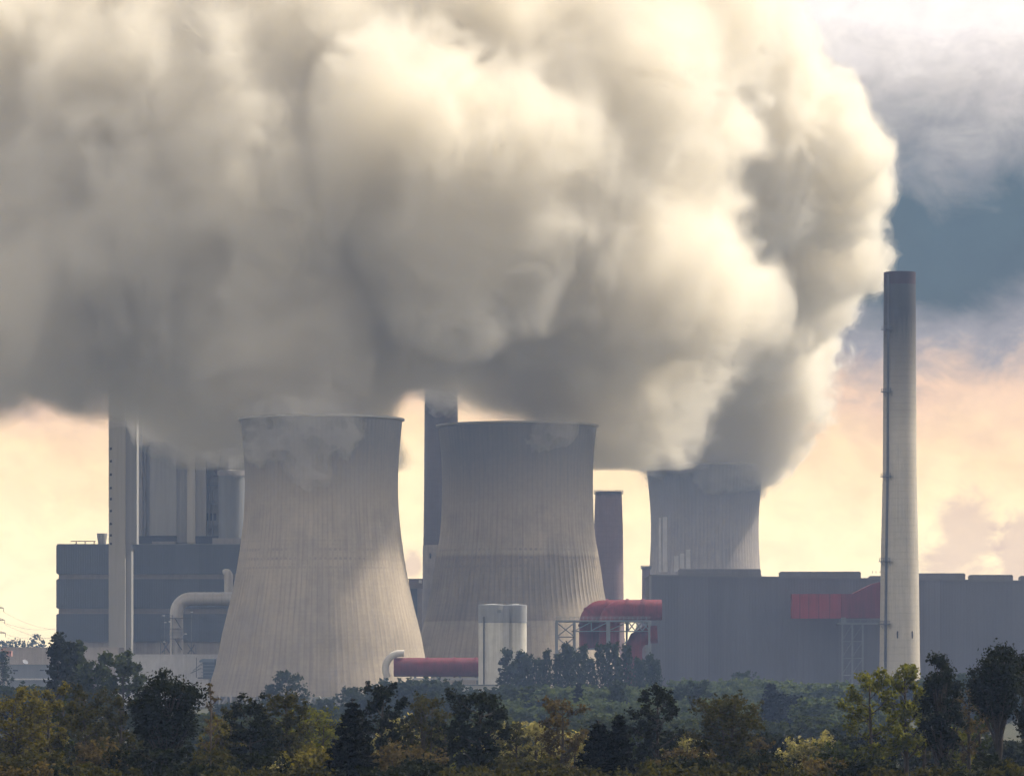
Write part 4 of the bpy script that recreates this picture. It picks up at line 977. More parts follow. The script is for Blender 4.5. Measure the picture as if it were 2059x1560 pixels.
G_FRONT, G_MID, G_FAR = 'trees along the front of the wood', 'hazy trees between the wood and the plant', 'far trees at the foot of the plant'
G_SHRUB = 'shrubs along the lower edge of the wood'
FRONT = [
 # name, label, cx, top row, width px, distance, kind, leaves, leaf count, base, extra
 ('tree', 'golden green leafy tree at the picture edge, below the blue grey shed', 22, 1372, 120, 334, 'broad', L_GOLD, 6000, .30, {}),
 ('tree', 'thin yellowing tree beside the two dark poplars, leaning over a gap', 98, 1376, 82, 337, 'sparse', L_GOLD, 3800, .35, {}),
 ('tree', 'airy olive tree in front of the dark poplars and the hazy bushes', 172, 1382, 100, 331, 'sparse', L_OLIVE, 4300, .30, {}),
 ('tree', 'small olive tree close beside the huge dark tree', 243, 1388, 80, 341, 'sparse', L_OLIVE, 3600, .30, {}),
 ('tree', 'huge round headed dark tree, the broadest of the wood, below the white hall', 336, 1331, 150, 310, 'round', L_DARK, 12500, .36, {'gap': .35}),
 ('bare_tree', 'nearly leafless thin tree against the foot of the pale tower', 424, 1380, 62, 313, 'bare', L_BROWN, 350, .3, {'bark': M_BARKP}),
 ('tree', 'thin crooked tree with few leaves next to the leafless tree', 456, 1420, 50, 322, 'sparse', L_OLIVE, 900, .45, {'lean': .25}),
 ('tree', 'compact dark tree between the crooked tree and the open crowned olive tree', 505, 1408, 84, 316, 'broad', L_DARK, 6200, .25, {}),
 ('tree', 'open crowned olive tree with a straight visible trunk before the pale tower columns', 580, 1371, 92, 319, 'sparse', L_OLIVE, 4200, .42, {}),
 ('conifer', 'dark pointed spruce with drooping boughs before the pale tower', 709, 1403, 150, 258, 'conifer', L_PINE, 15000, .18, {}),
 ('tree', 'slim dark tree with a knobbly top beside the pointed spruce', 768, 1376, 76, 322, 'broad', L_DARK, 6500, .22, {'gap': .6}),
 ('tree', 'brownish twin topped thin tree between the slim dark tree and the tallest dark tree', 848, 1392, 80, 337, 'multi', L_OLIVE, 3400, .30, {}),
 ('tree', 'small dark forked tree with bare lower limbs, left of the tallest dark tree', 898, 1443, 56, 313, 'sparse', L_DARK, 1600, .45, {'lean': -.1}),
 ('tree', 'tallest dark tree at the middle of the wood, in front of the silos', 962, 1369, 102, 306, 'broad', L_DARK, 8800, .30, {'gap': .55}),
 ('tree', 'thin reddish brown tree with sparse glittering leaves and a slender trunk', 1128, 1396, 92, 331, 'sparse', L_BROWN, 3000, .32, {}),
 ('conifer', 'broad black spruce, the lower one of the dark spruce pair', 1203, 1448, 160, 258, 'conifer', L_PINE, 14000, .15, {}),
 ('conifer', 'narrow black spruce, the higher one of the dark spruce pair', 1245, 1437, 120, 258, 'conifer', L_PINE, 12000, .15, {}),
 ('tree', 'dark tree with a ragged crown beside the spruce pair, below the grey hall corner', 1325, 1376, 84, 319, 'broad', L_DARK, 6500, .22, {'gap': .6}),
 ('tree', 'multi stemmed olive tree with dark visible stems below the grey hall', 1462, 1379, 112, 319, 'multi', L_OLIVE, 5600, .38, {}),
 ('tree', 'light green tree with a see through crown, left of the chimney foot', 1760, 1336, 110, 310, 'sparse', L_LIME, 4200, .34, {'lean': -.12}),
 ('tree', 'yellow green tree hiding the foot of the chimney', 1822, 1311, 84, 319, 'broad', L_LIME, 5000, .40, {'gap': .7}),
 ('tree', 'tall dark green tree just right of the chimney foot', 1893, 1299, 96, 313, 'round', L_DARK, 8500, .20, {'gap': .5}),
 ('tree', 'thin brownish half bare tree between the two tall dark trees by the chimney', 1948, 1345, 60, 328, 'sparse', L_BROWN, 1300, .35, {}),
 ('tree', 'tall wide crowned dark tree at the picture corner, beyond the brownish half bare tree', 2005, 1287, 130, 310, 'round', L_DARK, 9500, .52, {'gap': .6}),
 ('tree', 'tall dark tree cut by the picture edge', 2072, 1296, 110, 322, 'round', L_DARK, 7000, .35, {}),
] + [
 ('tree', f'slender {c} tree {w}', cx, top, wd, Y, k, m, n, .42, {}) for c, w, cx, top, wd, Y, k, m, n in (
 ('olive', 'rising out of the golden tree and the dark poplars', 60, 1402, 40, 345, 'sparse', L_OLIVE, 1500),
 ('green', 'close before the shed canopy and the dark poplars', 128, 1398, 46, 350, 'sparse', L_GREEN, 1700),
 ('dark', 'between the airy olive tree and the small olive tree', 210, 1402, 40, 350, 'sparse', L_DARK, 1700),
 ('dark', 'leaning beside the compact dark tree', 535, 1425, 42, 345, 'sparse', L_DARK, 1500),
 ('olive', 'between the open crowned olive tree and the pointed spruce', 648, 1432, 44, 350, 'sparse', L_OLIVE, 1400),
 ('dark', 'left of the brownish twin topped tree', 815, 1432, 34, 345, 'sparse', L_DARK, 1300),
 ('olive', 'right of the cream green bush and the tallest dark tree', 1040, 1448, 44, 340, 'sparse', L_OLIVE, 1500),
 ('green', 'between the spruce pair and the ragged dark tree', 1282, 1452, 36, 345, 'sparse', L_GREEN, 1200),
 ('brown', 'between the multi stemmed olive tree and the layered pine', 1528, 1466, 36, 340, 'sparse', L_BROWN, 1100),
 ('pale green', 'right of the frosty looking bush', 1655, 1462, 44, 350, 'sparse', L_PALE, 1300),
 ('olive', 'right of the yellow green tree at the chimney foot', 1858, 1372, 36, 340, 'sparse', L_OLIVE, 1400),
 ('green', 'in the gap between the tall dark trees near the picture corner', 1968, 1372, 36, 335, 'sparse', L_GREEN, 1300))]
def build_front():
    for i, (nm, lb, cx, top, w, Y, kind, mat, n, base, ex) in enumerate(FRONT):
        put(nm, lb, 'conifer' if nm == 'conifer' else 'tree', cx, top, w, Y, kind, mat, 100 + i * 7, G_FRONT, n=int(n * 1.5), base=base, leaf=.118 if kind != 'conifer' else .115, **ex)
build_front()

SHRUBS = [
 ('golden yellow rounded bush beside the pointed spruce, low in the wood', 650, 1504, 100, 278, L_GOLD, 5000),
 ('bright yellow green bush lit by the sun at the foot of the pale tower', 630, 1426, 90, 347, L_LIME, 3800),
 ('yellow lit bush behind the leafless tree and the crooked tree', 448, 1438, 60, 356, L_GOLD, 2600),
 ('pale green bush bathed in light behind the slim dark tree', 806, 1446, 66, 356, L_PALE, 2600),
 ('pale cream green bush right of the tallest dark tree', 1012, 1456, 72, 350, L_PALE, 3200),
 ('pale olive bush between the cream green bush and the reddish brown tree', 1066, 1452, 74, 347, L_PALE, 3200),
 ('lime bush glowing behind the small dark forked tree', 890, 1458, 52, 353, L_LIME, 1800),
 ('pale bush behind the reddish brown tree and left of the spruce pair', 1150, 1466, 66, 353, L_PALE, 2300),
 ('small pale lit bush right of the ragged dark tree', 1372, 1474, 60, 350, L_PALE, 2300),
 ('round frosty looking pale bush in the open below the hazy pine', 1603, 1490, 76, 347, L_PALE, 3400),
 ('green bush with lit leaf edges between the frosty bush and the light green tree', 1690, 1496, 72, 337, L_GREEN, 3000),
 ('pale yellow bush between the trunks by the chimney', 1935, 1461, 60, 347, L_LIME, 1900),
 ('dark green bush under the tall trees at the picture corner', 1985, 1530, 120, 275, L_DARK, 5000),
 ('black rounded bush low in the corner below the thin yellowing tree', 135, 1545, 110, 261, L_DARK, 5000),
 ('dark olive bush below the golden green tree at the picture edge', 30, 1510, 120, 272, L_OLIVE, 4500),
 ('black bush at the foot of the huge dark tree', 290, 1508, 110, 272, L_DARK, 5000),
 ('brown green bush between the olive tree and the huge dark tree', 215, 1492, 90, 290, L_BROWN, 3400),
 ('dark bush below the compact dark tree', 500, 1516, 100, 272, L_DARK, 4500),
 ('olive bush below the leafless tree', 425, 1506, 80, 284, L_OLIVE, 3200),
 ('small grey green bush lit from above below the open crowned olive tree', 555, 1530, 66, 281, L_PALE, 2200),
 ('brown twiggy bush below the slim dark tree', 795, 1502, 110, 284, L_BROWN, 3600),
 ('dark bush filling the gap below the brownish twin topped tree', 850, 1530, 100, 272, L_DARK, 4200),
 ('olive bush with a light top right of the tallest dark tree trunk', 1045, 1525, 90, 284, L_OLIVE, 3600),
 ('tawny bush at the lower edge below the reddish brown tree', 1110, 1550, 110, 261, L_OLIVE, 4200),
 ('yellow brown bush spreading at the lower edge in front of the spruce pair', 1180, 1550, 100, 250, L_OLIVE, 3600),
 ('dark bush right of the spruce pair at the lower edge', 1300, 1538, 110, 266, L_OLIVE, 4600),
 ('large black bush below the multi stemmed olive tree', 1420, 1528, 140, 263, L_DARK, 6000),
 ('brown bush leaning on the stems of the multi stemmed olive tree', 1385, 1508, 70, 284, L_BROWN, 2600),
 ('black bush with a pointed top below the hazy pine', 1530, 1520, 80, 266, L_DARK, 4000),
 ('reddish brown twiggy bush above the lower edge, left of the light green tree', 1665, 1526, 100, 272, L_BROWN, 3600),
 ('dark bush below the light green tree', 1740, 1528, 80, 269, L_DARK, 3600),
 ('yellow brown tufted bush at the lower edge below the chimney', 1800, 1550, 90, 261, L_OLIVE, 3000),
 ('brown tufted bush at the lower edge between the trunks of the tall trees', 1880, 1550, 90, 258, L_OLIVE, 3200),
 ('black bush at the lower edge under the two tall dark trees', 1950, 1550, 90, 255, L_DARK, 3600),
 ('olive bush at the lower edge below the frosty looking bush', 1600, 1550, 110, 255, L_OLIVE, 3800),
 ('dark tangled bush at the lower edge below the spruce with drooping boughs', 700, 1550, 120, 258, L_DARK, 4500),
 ('olive tangled bush at the lower edge below the tallest dark tree', 945, 1550, 120, 255, L_OLIVE, 4200),
 ('golden olive bush at the lower edge below the golden rounded bush', 610, 1550, 90, 255, L_OLIVE, 3400),
 ('black bush at the lower edge below the huge dark tree', 380, 1550, 130, 255, L_DARK, 4800),
 ('olive bush at the lower edge under the airy olive tree', 205, 1550, 110, 254, L_OLIVE, 3800),
 ('brown bush at the lower edge in the picture corner below the golden green tree', 45, 1550, 120, 252, L_BROWN, 3800),
 ('green bush at the lower edge at the far end of the wood', 2040, 1550, 110, 256, L_OLIVE, 3800),
 ('black bush at the lower edge between the two spruce groups', 800, 1550, 110, 252, L_DARK, 4200),
 ('tawny bush at the lower edge below the dark ragged tree', 1345, 1550, 110, 251, L_OLIVE, 3600),
 ('tawny grassy bush at the lower edge below the pointed black bush', 1480, 1550, 110, 250, L_OLIVE, 3400),
 ('dark bush at the lower edge below the compact dark tree and the open crowned tree', 490, 1550, 110, 253, L_OLIVE, 3800),
]
def build_shrubs():
    for i, (lb, cx, top, w, Y, mat, n) in enumerate(SHRUBS):
        put('bush', lb, 'bush', cx, top, w * 1.12, Y, 'bush', mat, 500 + i * 3, G_SHRUB, n=int(n * 1.3), base=.05, leaf=.14)
build_shrubs()

def build_mid():
    # prominent hazy trees
    S = [('poplar', 'dense dark green poplar, the tallest of the three by the shed', 117, 1283, 50, 720, 'poplar', L_DARK, 6000, .05),
         ('poplar', 'dark green poplar joined to the tallest poplar, with a gap of light between', 139, 1296, 36, 735, 'poplar', L_DARK, 4200, .05),
         ('poplar', 'smaller green poplar beside the hazy round tree below the slate bands', 158, 1294, 34, 760, 'poplar', L_GREEN, 3600, .1),
         ('tree', 'rounded green tree below the slim pale lift tower, left one of two', 186, 1312, 74, 740, 'broad', L_GREEN, 6000, .18),
         ('tree', 'rounded green tree below the lift tower, behind the huge dark tree', 246, 1311, 82, 720, 'broad', L_GREEN, 6500, .18),
         ('tree', 'blue hazy tree at the picture edge below the red cabin', 5, 1312, 36, 1150, 'poplar', L_FAR, 2200, .1),
         ('tree', 'hazy blue green pointed tree standing before the ribbed shell of the pale tower', 578, 1350, 62, 1150, 'broad', L_FAR, 3600, .12),
         ('tree', 'hazy slim tree before the pale tower, left of the pointed one', 543, 1378, 30, 1150, 'poplar', L_FAR, 1600, .1),
         ('tree', 'hazy low tree before the pale tower, right of the pointed one', 705, 1378, 46, 1150, 'broad', L_FAR, 2200, .1),
         ('conifer', 'layered hazy blue pine standing below the big grey hall', 1551, 1371, 66, 950, 'cedar', L_PINE, 3600, .2),
         ('tree', 'dark hazy pine with a dense rounded crown, right of the layered pine', 1600, 1398, 62, 960, 'broad', L_PINE, 5200, .12),
         ('tree', 'broad hazy dark tree between the dense pine and the light green tree', 1668, 1408, 100, 990, 'broad', L_FAR, 5500, .12),
         ('tree', 'hazy dark tree, half behind the light green tree', 1732, 1426, 70, 960, 'broad', L_FAR, 4200, .12),
         ('tree', 'blue hazy tree with a knobbly top, left of the multi stemmed olive tree', 1400, 1368, 46, 1020, 'broad', L_FAR, 3600, .12),
         ('tree', 'blue hazy tree close left of the knobbly topped one', 1372, 1371, 40, 1040, 'broad', L_FAR, 3200, .12),
         ('tree', 'hazy egg shaped dark tree behind the black spruce pair', 1243, 1374, 44, 1000, 'poplar', L_FAR, 4200, .1),
         ('conifer', 'small hazy layered pine behind the reddish brown tree', 1163, 1374, 34, 1000, 'cedar', L_PINE, 1500, .3),
         ('tree', 'lone hazy round tree before the blank wall of the grey hall', 1497, 1340, 40, 1330, 'broad', L_FAR, 2200, .2),
         ('tree', 'hazy dark round tree behind the brownish twin topped tree', 862, 1388, 40, 900, 'broad', L_FAR, 2600, .12),
         ('tree', 'hazy round tree left of the tallest dark tree', 912, 1408, 56, 950, 'broad', L_FAR, 3200, .12),
         ('tree', 'low hazy dark tree behind the cream green bush', 1066, 1426, 50, 950, 'broad', L_FAR, 2800, .1)]
    for i, (nm, lb, cx, top, w, Y, kind, mat, n, base) in enumerate(S):
        put(nm, lb, {'poplar': 'tree'}.get(nm, nm), cx, top, w, Y, kind, mat, 900 + i * 5, G_MID, n=n, base=base, leaf=.36)
    # poplar row below the red pipes, and the round trees at the foot of the hall
    rr = random.Random(5)
    p0 = plant('poplar', 'x', 'tree', 0, 1250, 20, 5, 'poplar', L_FAR, 41, 'hazy poplar row below the red pipes', leaf=.5, n=2400, base=.05)
    p1 = plant('poplar', 'x', 'tree', 0, 1250, 20, 6, 'poplar', L_FAR, 42, 'hazy poplar row below the red pipes', leaf=.5, n=2600, base=.05)
    first = {0: True, 1: True}
    row = [(1020, 1309, 1), (1035, 1334, .8), (1048, 1312, .9)] + [(1060 + i * 14.5 + rr.uniform(-4, 4), 1306 + rr.uniform(-14, 24), .62) for i in range(19)]
    for i, (cx, top, sw) in enumerate(row):
        Y = 1240 + rr.uniform(-15, 25); src = (p0, p1)[i % 2]; H = WZ(top, Y)
        lb = ('hazy single poplar in front of the silos, apart from the dense row' if i == 0 else 'short hazy poplar tucked between two taller ones before the silos' if i == 1 else 'slim hazy poplar at the silo corner, next to the dense row' if i == 2
              else 'hazy blue green poplar in the dense row below the red pipe frame')
        if first[i % 2]:
            first[i % 2] = False; src.location = (WX(cx, Y), Y, 0); src.scale = (sw, sw, H / 20); src['label'] = lb
        else:
            copy_plant(src, WX(cx, Y), Y, H / 20, rr.uniform(0, 6), lb, sw / (H / 20))
    protos = [plant('tree', 'x', 'tree', 0, 1000, 10, 8, 'broad', L_FAR, 61 + i, G_FAR, leaf=.5, n=2400, base=.05, gap=.4) for i in range(4)]
    used = set()
    def far(cx, top, Y, lb, sw, i, mat=None):
        z0 = gz(Y) - .1; H = WZ(top, Y) - z0
        if i % 4 not in used:
            used.add(i % 4); o = protos[i % 4]; o.location = (WX(cx, Y), Y, z0); o.scale = (H / 10 * sw,) * 2 + (H / 10,); o['label'] = lb
        else: copy_plant(protos[i % 4], WX(cx, Y), Y, H / 10, rr.uniform(0, 6), lb, sw, mat)
    k = 0
    BELT = [('hazy pale green round tree in the belt below the silos and poplars', 990, 1340, 20, 1372, 1400, 1080, L_FARPALE, 1.25),
            ('hazy green tree in the low belt along the foot of the grey hall', 1345, 1790, 26, 1364, 1392, 1250, L_FARPALE, 1.3),
            ('hazy dark tree in the thicket between the two big towers', 735, 990, 17, 1366, 1402, 1150, L_FAR, 1.15),
            ('hazy low tree at the foot of the pale tower columns', 440, 740, 13, 1404, 1418, 1130, L_FAR, 1.1),
            ('misty tree in the hollow between wood and grey hall', 1330, 1800, 18, 1402, 1440, 980, L_FARPALE, 1.2),
            ('misty tree in the hollow in front of the silos', 960, 1330, 14, 1405, 1440, 950, L_FARPALE, 1.2),
            ('misty tree in the hollow before the pale tower', 380, 960, 20, 1424, 1446, 900, L_FAR, 1.2),
            ('hazy tree beyond the poplars at the blue grey shed', -10, 100, 5, 1375, 1400, 900, L_FAR, 1.2),
            ('hazy tree behind the tall trees right of the chimney', 1800, 2080, 12, 1350, 1385, 1150, L_FAR, 1.2),
            ('misty low tree on the flat between the wood and the far belt', 300, 2000, 34, 1436, 1464, 720, L_GREEN, 1.2),
            ('dim tree deep in the wood behind the front row', -20, 2090, 34, 1475, 1510, 430, L_DARK, 1.1),
            ]
    for lb, xa, xb, n, ta_, tb_, Y, mat, sw in BELT:
        for i in range(n):
            far(xa + (xb - xa) * (i + rr.uniform(.1, .9)) / n, rr.uniform(ta_, tb_), Y + rr.uniform(-50, 50), lb, sw * rr.uniform(.85, 1.15), k, mat); k += 1
build_mid()

# ------------------------------------------------------------------ wooded hill far left, grass in front
def far_hill():
    rng = np.random.default_rng(3); Y = 2500
    xs = np.linspace(-420, 420, 120); ys = np.linspace(2380, 2640, 30)
    X, Yg = np.meshgrid(xs, ys, indexing='ij')
    Z = 20 * np.exp(-((Yg - 2520) / 70) ** 2) * (1 + .25 * np.sin(X / 37.0) + .2 * np.sin(X / 13.0 + 1)) - .3
    V = np.stack([X, Yg, Z], -1).reshape(-1, 3); idx = np.arange(len(V)).reshape(120, 30)
    F = np.stack([idx[:-1, :-1], idx[1:, :-1], idx[1:, 1:], idx[:-1, 1:]], -1).reshape(-1, 4)
    tag(link_mesh('hill', mesh_np('hill', V, F, True), grass_mat()), None, None, kind='structure')
    C = []; S = []
    for i in range(420):
        x = rng.uniform(-400, 400); y = rng.uniform(2440, 2540); h = rng.uniform(9, 15); r = rng.uniform(4, 7)
        z0 = 20 * math.exp(-((y - 2520) / 70) ** 2)
        d = rng.normal(size=(90, 3)); d /= np.linalg.norm(d, axis=1)[:, None]
        C.append(np.array([x, y, z0 + h * .55]) + d * np.array([r, r, h * .5]) * rng.uniform(.7, 1, (90, 1))); S.append(rng.uniform(.6, 1.3, 90))
    V, F = leaf_quads(np.concatenate(C), np.concatenate(S), rng, elong=1.2)
    o = link_mesh('woodland', mesh_np('woodland', V, F), L_FAR); tag(o, 'blue hazy woodland on the far hill', 'woodland', kind='stuff')
far_hill()

def front_grass():
    rng = np.random.default_rng(9); n = 60000
    Y = rng.uniform(230, 560, n); x = rng.uniform(-.135, .135, n) * Y
    zg = np.interp(Y, [200, 300, 400, 500, 620], [6.5, 4.6, 2.6, 1.0, 0.0])
    h = rng.uniform(.35, 1.1, n); a = rng.uniform(0, 6.28, n); w = rng.uniform(.04, .09, n)
    b = np.stack([x, Y, zg], 1); s = np.stack([np.cos(a) * w, np.sin(a) * w, np.zeros(n)], 1)
    t = b + np.stack([rng.normal(0, .25, n), rng.normal(0, .25, n), h], 1)
    V = np.stack([b - s, b + s, t], 1).reshape(-1, 3)
    tag(link_mesh('grass', mesh_np('grass', V, np.arange(3 * n).reshape(-1, 3)), L_BROWN), 'rough dry grass under the trees', 'grass', kind='stuff')
front_grass()
# ------------------------------------------------------------------ steam
def perlin(p, seed):
    """Gradient noise of (n,3) points, about -1..1."""
    p = p.astype(np.float32)
    i = np.floor(p).astype(np.int64); f = (p - i).astype(np.float32)
    u = f * f * f * (f * (f * 6 - 15) + 10)
    out = np.zeros(len(p), np.float32)
    for dx in (0, 1):
        wx = u[:, 0] if dx else 1 - u[:, 0]
        for dy in (0, 1):
            wy = u[:, 1] if dy else 1 - u[:, 1]
            for dz in (0, 1):
                wz = u[:, 2] if dz else 1 - u[:, 2]
                h = ((i[:, 0] + dx) * 374761393 + (i[:, 1] + dy) * 668265263 + (i[:, 2] + dz) * 2147483647 + seed * 1274126177) & 0xFFFFFFFF
                h = ((h ^ (h >> 13)) * 1103515245) & 0xFFFFFFFF
                h = (h ^ (h >> 16))
                gx = ((h & 1023).astype(np.float32) / 511.5 - 1)
                gy = (((h >> 10) & 1023).astype(np.float32) / 511.5 - 1)
                gz = (((h >> 20) & 1023).astype(np.float32) / 511.5 - 1)
                out += wx * wy * wz * (gx * (f[:, 0] - dx) + gy * (f[:, 1] - dy) + gz * (f[:, 2] - dz))
    return out * 1.6

def surface_nets(F, org, h):
    """Closed quad surface of the zero level of F (positive inside), outward normals."""
    nx, ny, nz = F.shape
    S = F > 0
    corners = [(a, b, c) for a in (0, 1) for b in (0, 1) for c in (0, 1)]
    cnt = np.zeros((nx - 1, ny - 1, nz - 1), np.int8)
    for a, b, c in corners: cnt += S[a:nx - 1 + a, b:ny - 1 + b, c:nz - 1 + c]
    act = (cnt > 0) & (cnt < 8)
    I = np.argwhere(act)
    idx = -np.ones(act.shape, np.int64); idx[act] = np.arange(len(I))
    val = [F[I[:, 0] + a, I[:, 1] + b, I[:, 2] + c] for a, b, c in corners]
    acc = np.zeros((len(I), 3)); n = np.zeros(len(I))
    for q in range(8):
        for ax in range(3):
            bit = (4, 2, 1)[ax]
            if q & bit: continue
            v0, v1 = val[q], val[q | bit]
            m = (v0 > 0) != (v1 > 0)
            t = v0[m] / (v0[m] - v1[m])
            pos = np.tile(np.array(corners[q], float), (m.sum(), 1)); pos[:, ax] += t
            acc[m] += pos; n[m] += 1
    V = (I + acc / n[:, None]) * h + org
    quads = []
    for ax in range(3):
        o1, o2 = [(1, 2), (2, 0), (0, 1)][ax]
        sl0 = [slice(None)] * 3; sl1 = [slice(None)] * 3
        sl0[ax] = slice(0, -1); sl1[ax] = slice(1, None)
        A, B = S[tuple(sl0)], S[tuple(sl1)]
        E = np.argwhere(A != B)
        E = E[(E[:, o1] > 0) & (E[:, o2] > 0) & (E[:, o1] < F.shape[o1] - 1) & (E[:, o2] < F.shape[o2] - 1)]
        def g(d1, d2):
            e = E.copy(); e[:, o1] += d1; e[:, o2] += d2
            return idx[e[:, 0], e[:, 1], e[:, 2]]
        Q = np.stack([g(-1, -1), g(0, -1), g(0, 0), g(-1, 0)], 1)
        ins = A[E[:, 0], E[:, 1], E[:, 2]]
        Q[~ins] = Q[~ins][:, ::-1]
        quads.append(Q)
    return V, np.concatenate(quads)

def puff(blobs, seed, n1=9, n2=5, s1=.42, s2=.45, out=.85):
    """Every billow grows smaller billows on its surface, and those grow smaller ones again."""
    rr = np.random.default_rng(seed); res = list(blobs)
    def kids(bs, n, s):
        new = []
        for x, y, z, rx, ry, rz in bs:
            for _ in range(n):
                d = rr.normal(size=3); d /= np.linalg.norm(d)
                q = s * rr.uniform(.65, 1.2)
                new.append((x + d[0] * rx * out, y + d[1] * ry * out, z + d[2] * rz * out, rx * q, ry * q, rz * q))
        return new
    k1 = kids(blobs, n1, s1)
    res += k1
    if n2: res += kids(k1, n2, s2)
    return res

def up2(A, shape, f):
    """Trilinear upsampling of a coarse grid A (spacing f cells) to shape."""
    for ax in range(3):
        t = np.arange(shape[ax]) / f; i = np.minimum(t.astype(int), A.shape[ax] - 2); w = (t - i).astype(np.float32)
        sh = [1, 1, 1]; sh[ax] = -1
        A = np.take(A, i, ax) * (1 - w.reshape(sh)) + np.take(A, i + 1, ax) * w.reshape(sh)
    return A

def steam_field(blobs, h, seed, k=6.0, oct=((75, 17), (38, 12.0), (19, 7.5), (9.5, 5.0), (4.8, 3.0)), warp=15.0, cut=(), pad=26.0):
    """blobs: (x, y, z, rx, ry, rz). Depth (in metres, positive inside) below the surface of a smooth union of them, torn and puffed by billowing noise."""
    B = np.array(blobs, float)
    amp = sum(a for _, a in oct); reach = .95 * amp + 2.0
    lo = (B[:, :3] - B[:, 3:]).min(0) - pad; hi = (B[:, :3] + B[:, 3:]).max(0) + pad
    n = np.ceil((hi - lo) / h).astype(int) + 1
    ax = [lo[i] + np.arange(n[i]) * h for i in range(3)]
    acc = np.full(tuple(n), 1e-12, np.float32)
    for sgn, BB in ((1, B), (-1, np.array(cut, float).reshape(-1, 6))):
        for b in BB:
            s = [slice(max(0, int((b[i] - b[3 + i] - reach - lo[i]) / h)), max(1, int((b[i] + b[3 + i] + reach - lo[i]) / h) + 2)) for i in range(3)]
            x, y, z = ((ax[i][s[i]] - b[i]) for i in range(3))
            q = np.sqrt(((x / b[3]) ** 2)[:, None, None] + ((y / b[4]) ** 2)[None, :, None] + ((z / b[5]) ** 2)[None, None, :]) + 1e-3
            r = np.sqrt((x ** 2)[:, None, None] + (y ** 2)[None, :, None] + (z ** 2)[None, None, :]) + 1e-3 * min(b[3:])
            q = r / q - r; e = np.where(q > -reach, np.exp(np.minimum(q, 70) / k), 0).astype(np.float32)
            if sgn > 0: acc[s[0], s[1], s[2]] += e
            else: acc[s[0], s[1], s[2]] /= (1 + e) ** 2.5
    D = np.maximum(k * np.log(acc), -amp - 12).astype(np.float32)
    f = 4; m = [int(np.ceil(v / f)) + 2 for v in n]
    G = np.stack(np.meshgrid(*[lo[i] + np.arange(m[i]) * h * f for i in range(3)], indexing='ij'), -1).reshape(-1, 3)
    near = (D > -reach - k * 3) & (D < amp + 22)
    I = np.argwhere(near); pts = I * h + lo
    W = [up2((perlin(G / 45.0, seed + 50 + j) * warp).reshape(m), D.shape, f)[near] for j in range(3)]
    pts = pts + np.stack(W, 1)
    d = np.zeros(len(pts), np.float32)
    for j, (lam, a) in enumerate(oct):
        v = perlin(pts / lam + 13.7 * j, seed + j) if lam < 24 else up2(perlin(G / lam + 13.7 * j, seed + j).reshape(m), D.shape, f)[near]
        d += a * (1 - 2.4 * np.abs(v)) if j else a * v * 1.6
    D[near] += d
    return D, lo

def level_mesh(name, D, lo, h, level):
    D = D - level
    D[0] = D[-1] = -1; D[:, 0] = D[:, -1] = -1; D[:, :, 0] = D[:, :, -1] = -1
    V, Q = surface_nets(D, lo, h)
    return mesh_np(name, V, Q, True)

def volume_mat(name, dens, color, aniso=0.0, scale=0.0, lo=.40, hi=.62, floor=.05, step=1.0, rough=.58):
    m = bpy.data.materials.new(name); m.use_nodes = True
    nt = m.node_tree; nt.nodes.clear()
    v = nd(nt, 'ShaderNodeVolumePrincipled')
    v.inputs['Color'].default_value = (*color, 1)
    v.inputs['Anisotropy'].default_value = aniso
    v.inputs['Density'].default_value = dens
    if scale:
        tc = nd(nt, 'ShaderNodeTexCoord')
        n = noise(nt, tc.outputs['Object'], scale, 5, rough, dist=.7)
        d = nd(nt, 'ShaderNodeMapRange', interpolation_type='SMOOTHSTEP'); nt.links.new(n, d.inputs[0])
        for i, val in ((1, lo), (2, hi), (3, dens * floor), (4, dens)): d.inputs[i].default_value = val
        nt.links.new(d.outputs[0], v.inputs['Density'])
        m.cycles.volume_step_rate = step
    o = nd(nt, 'ShaderNodeOutputMaterial'); nt.links.new(v.outputs[0], o.inputs['Volume'])
    return m

def bl(px, py, Y, r, rx=1, ry=1, rz=1, dy=0):
    p = P(px, py, Y); s = r * Y / FPX
    return (p.x, p.y + dy, p.z, s * rx, s * ry, s * rz)

TINT = (.9935, .973, .920)
LEVELS = [(-8, 'steam_veil', .009), (-3, 'steam_fringe', .016), (7, 'steam_core', .035), (16, 'dense_core', .05)]
V_BODY = volume_mat('steam_body', .03, TINT, .3)
V_LEVEL = {nm: volume_mat(nm, dn, TINT, .3) for _, nm, dn in LEVELS}
V_CRISP = volume_mat('steam_body_crisp', .075, (.992, .972, .92), .3)
V_THIN = volume_mat('steam_thin', .045, TINT, .3)

def steam(blobs, h, seed, mat, label, n1=8, n2=3, s1=.42, s2=.45, levels=LEVELS, **kw):
    """One plume: the body, inside a faint veil and fringe, around denser cores (parts)."""
    t0 = __import__('time').time()
    D, lo = steam_field(puff(blobs, seed, n1, n2, s1, s2), h, seed, **kw)
    o = tag(link_mesh('steam_plume', level_mesh('steam_plume', D, lo, h, 0), mat), label, 'steam', 'steam drifting from the cooling towers')
    for lv, nm, _ in levels:
        c = 1 if nm == 'steam_fringe' else 2
        me = level_mesh(nm, D[::c, ::c, ::c].copy(), lo, h * c, lv)
        if len(me.vertices): link_mesh(nm, me, V_LEVEL[nm], o)
    print('steam', D.shape, len(o.data.vertices), round(__import__('time').time() - t0, 1))
    return o

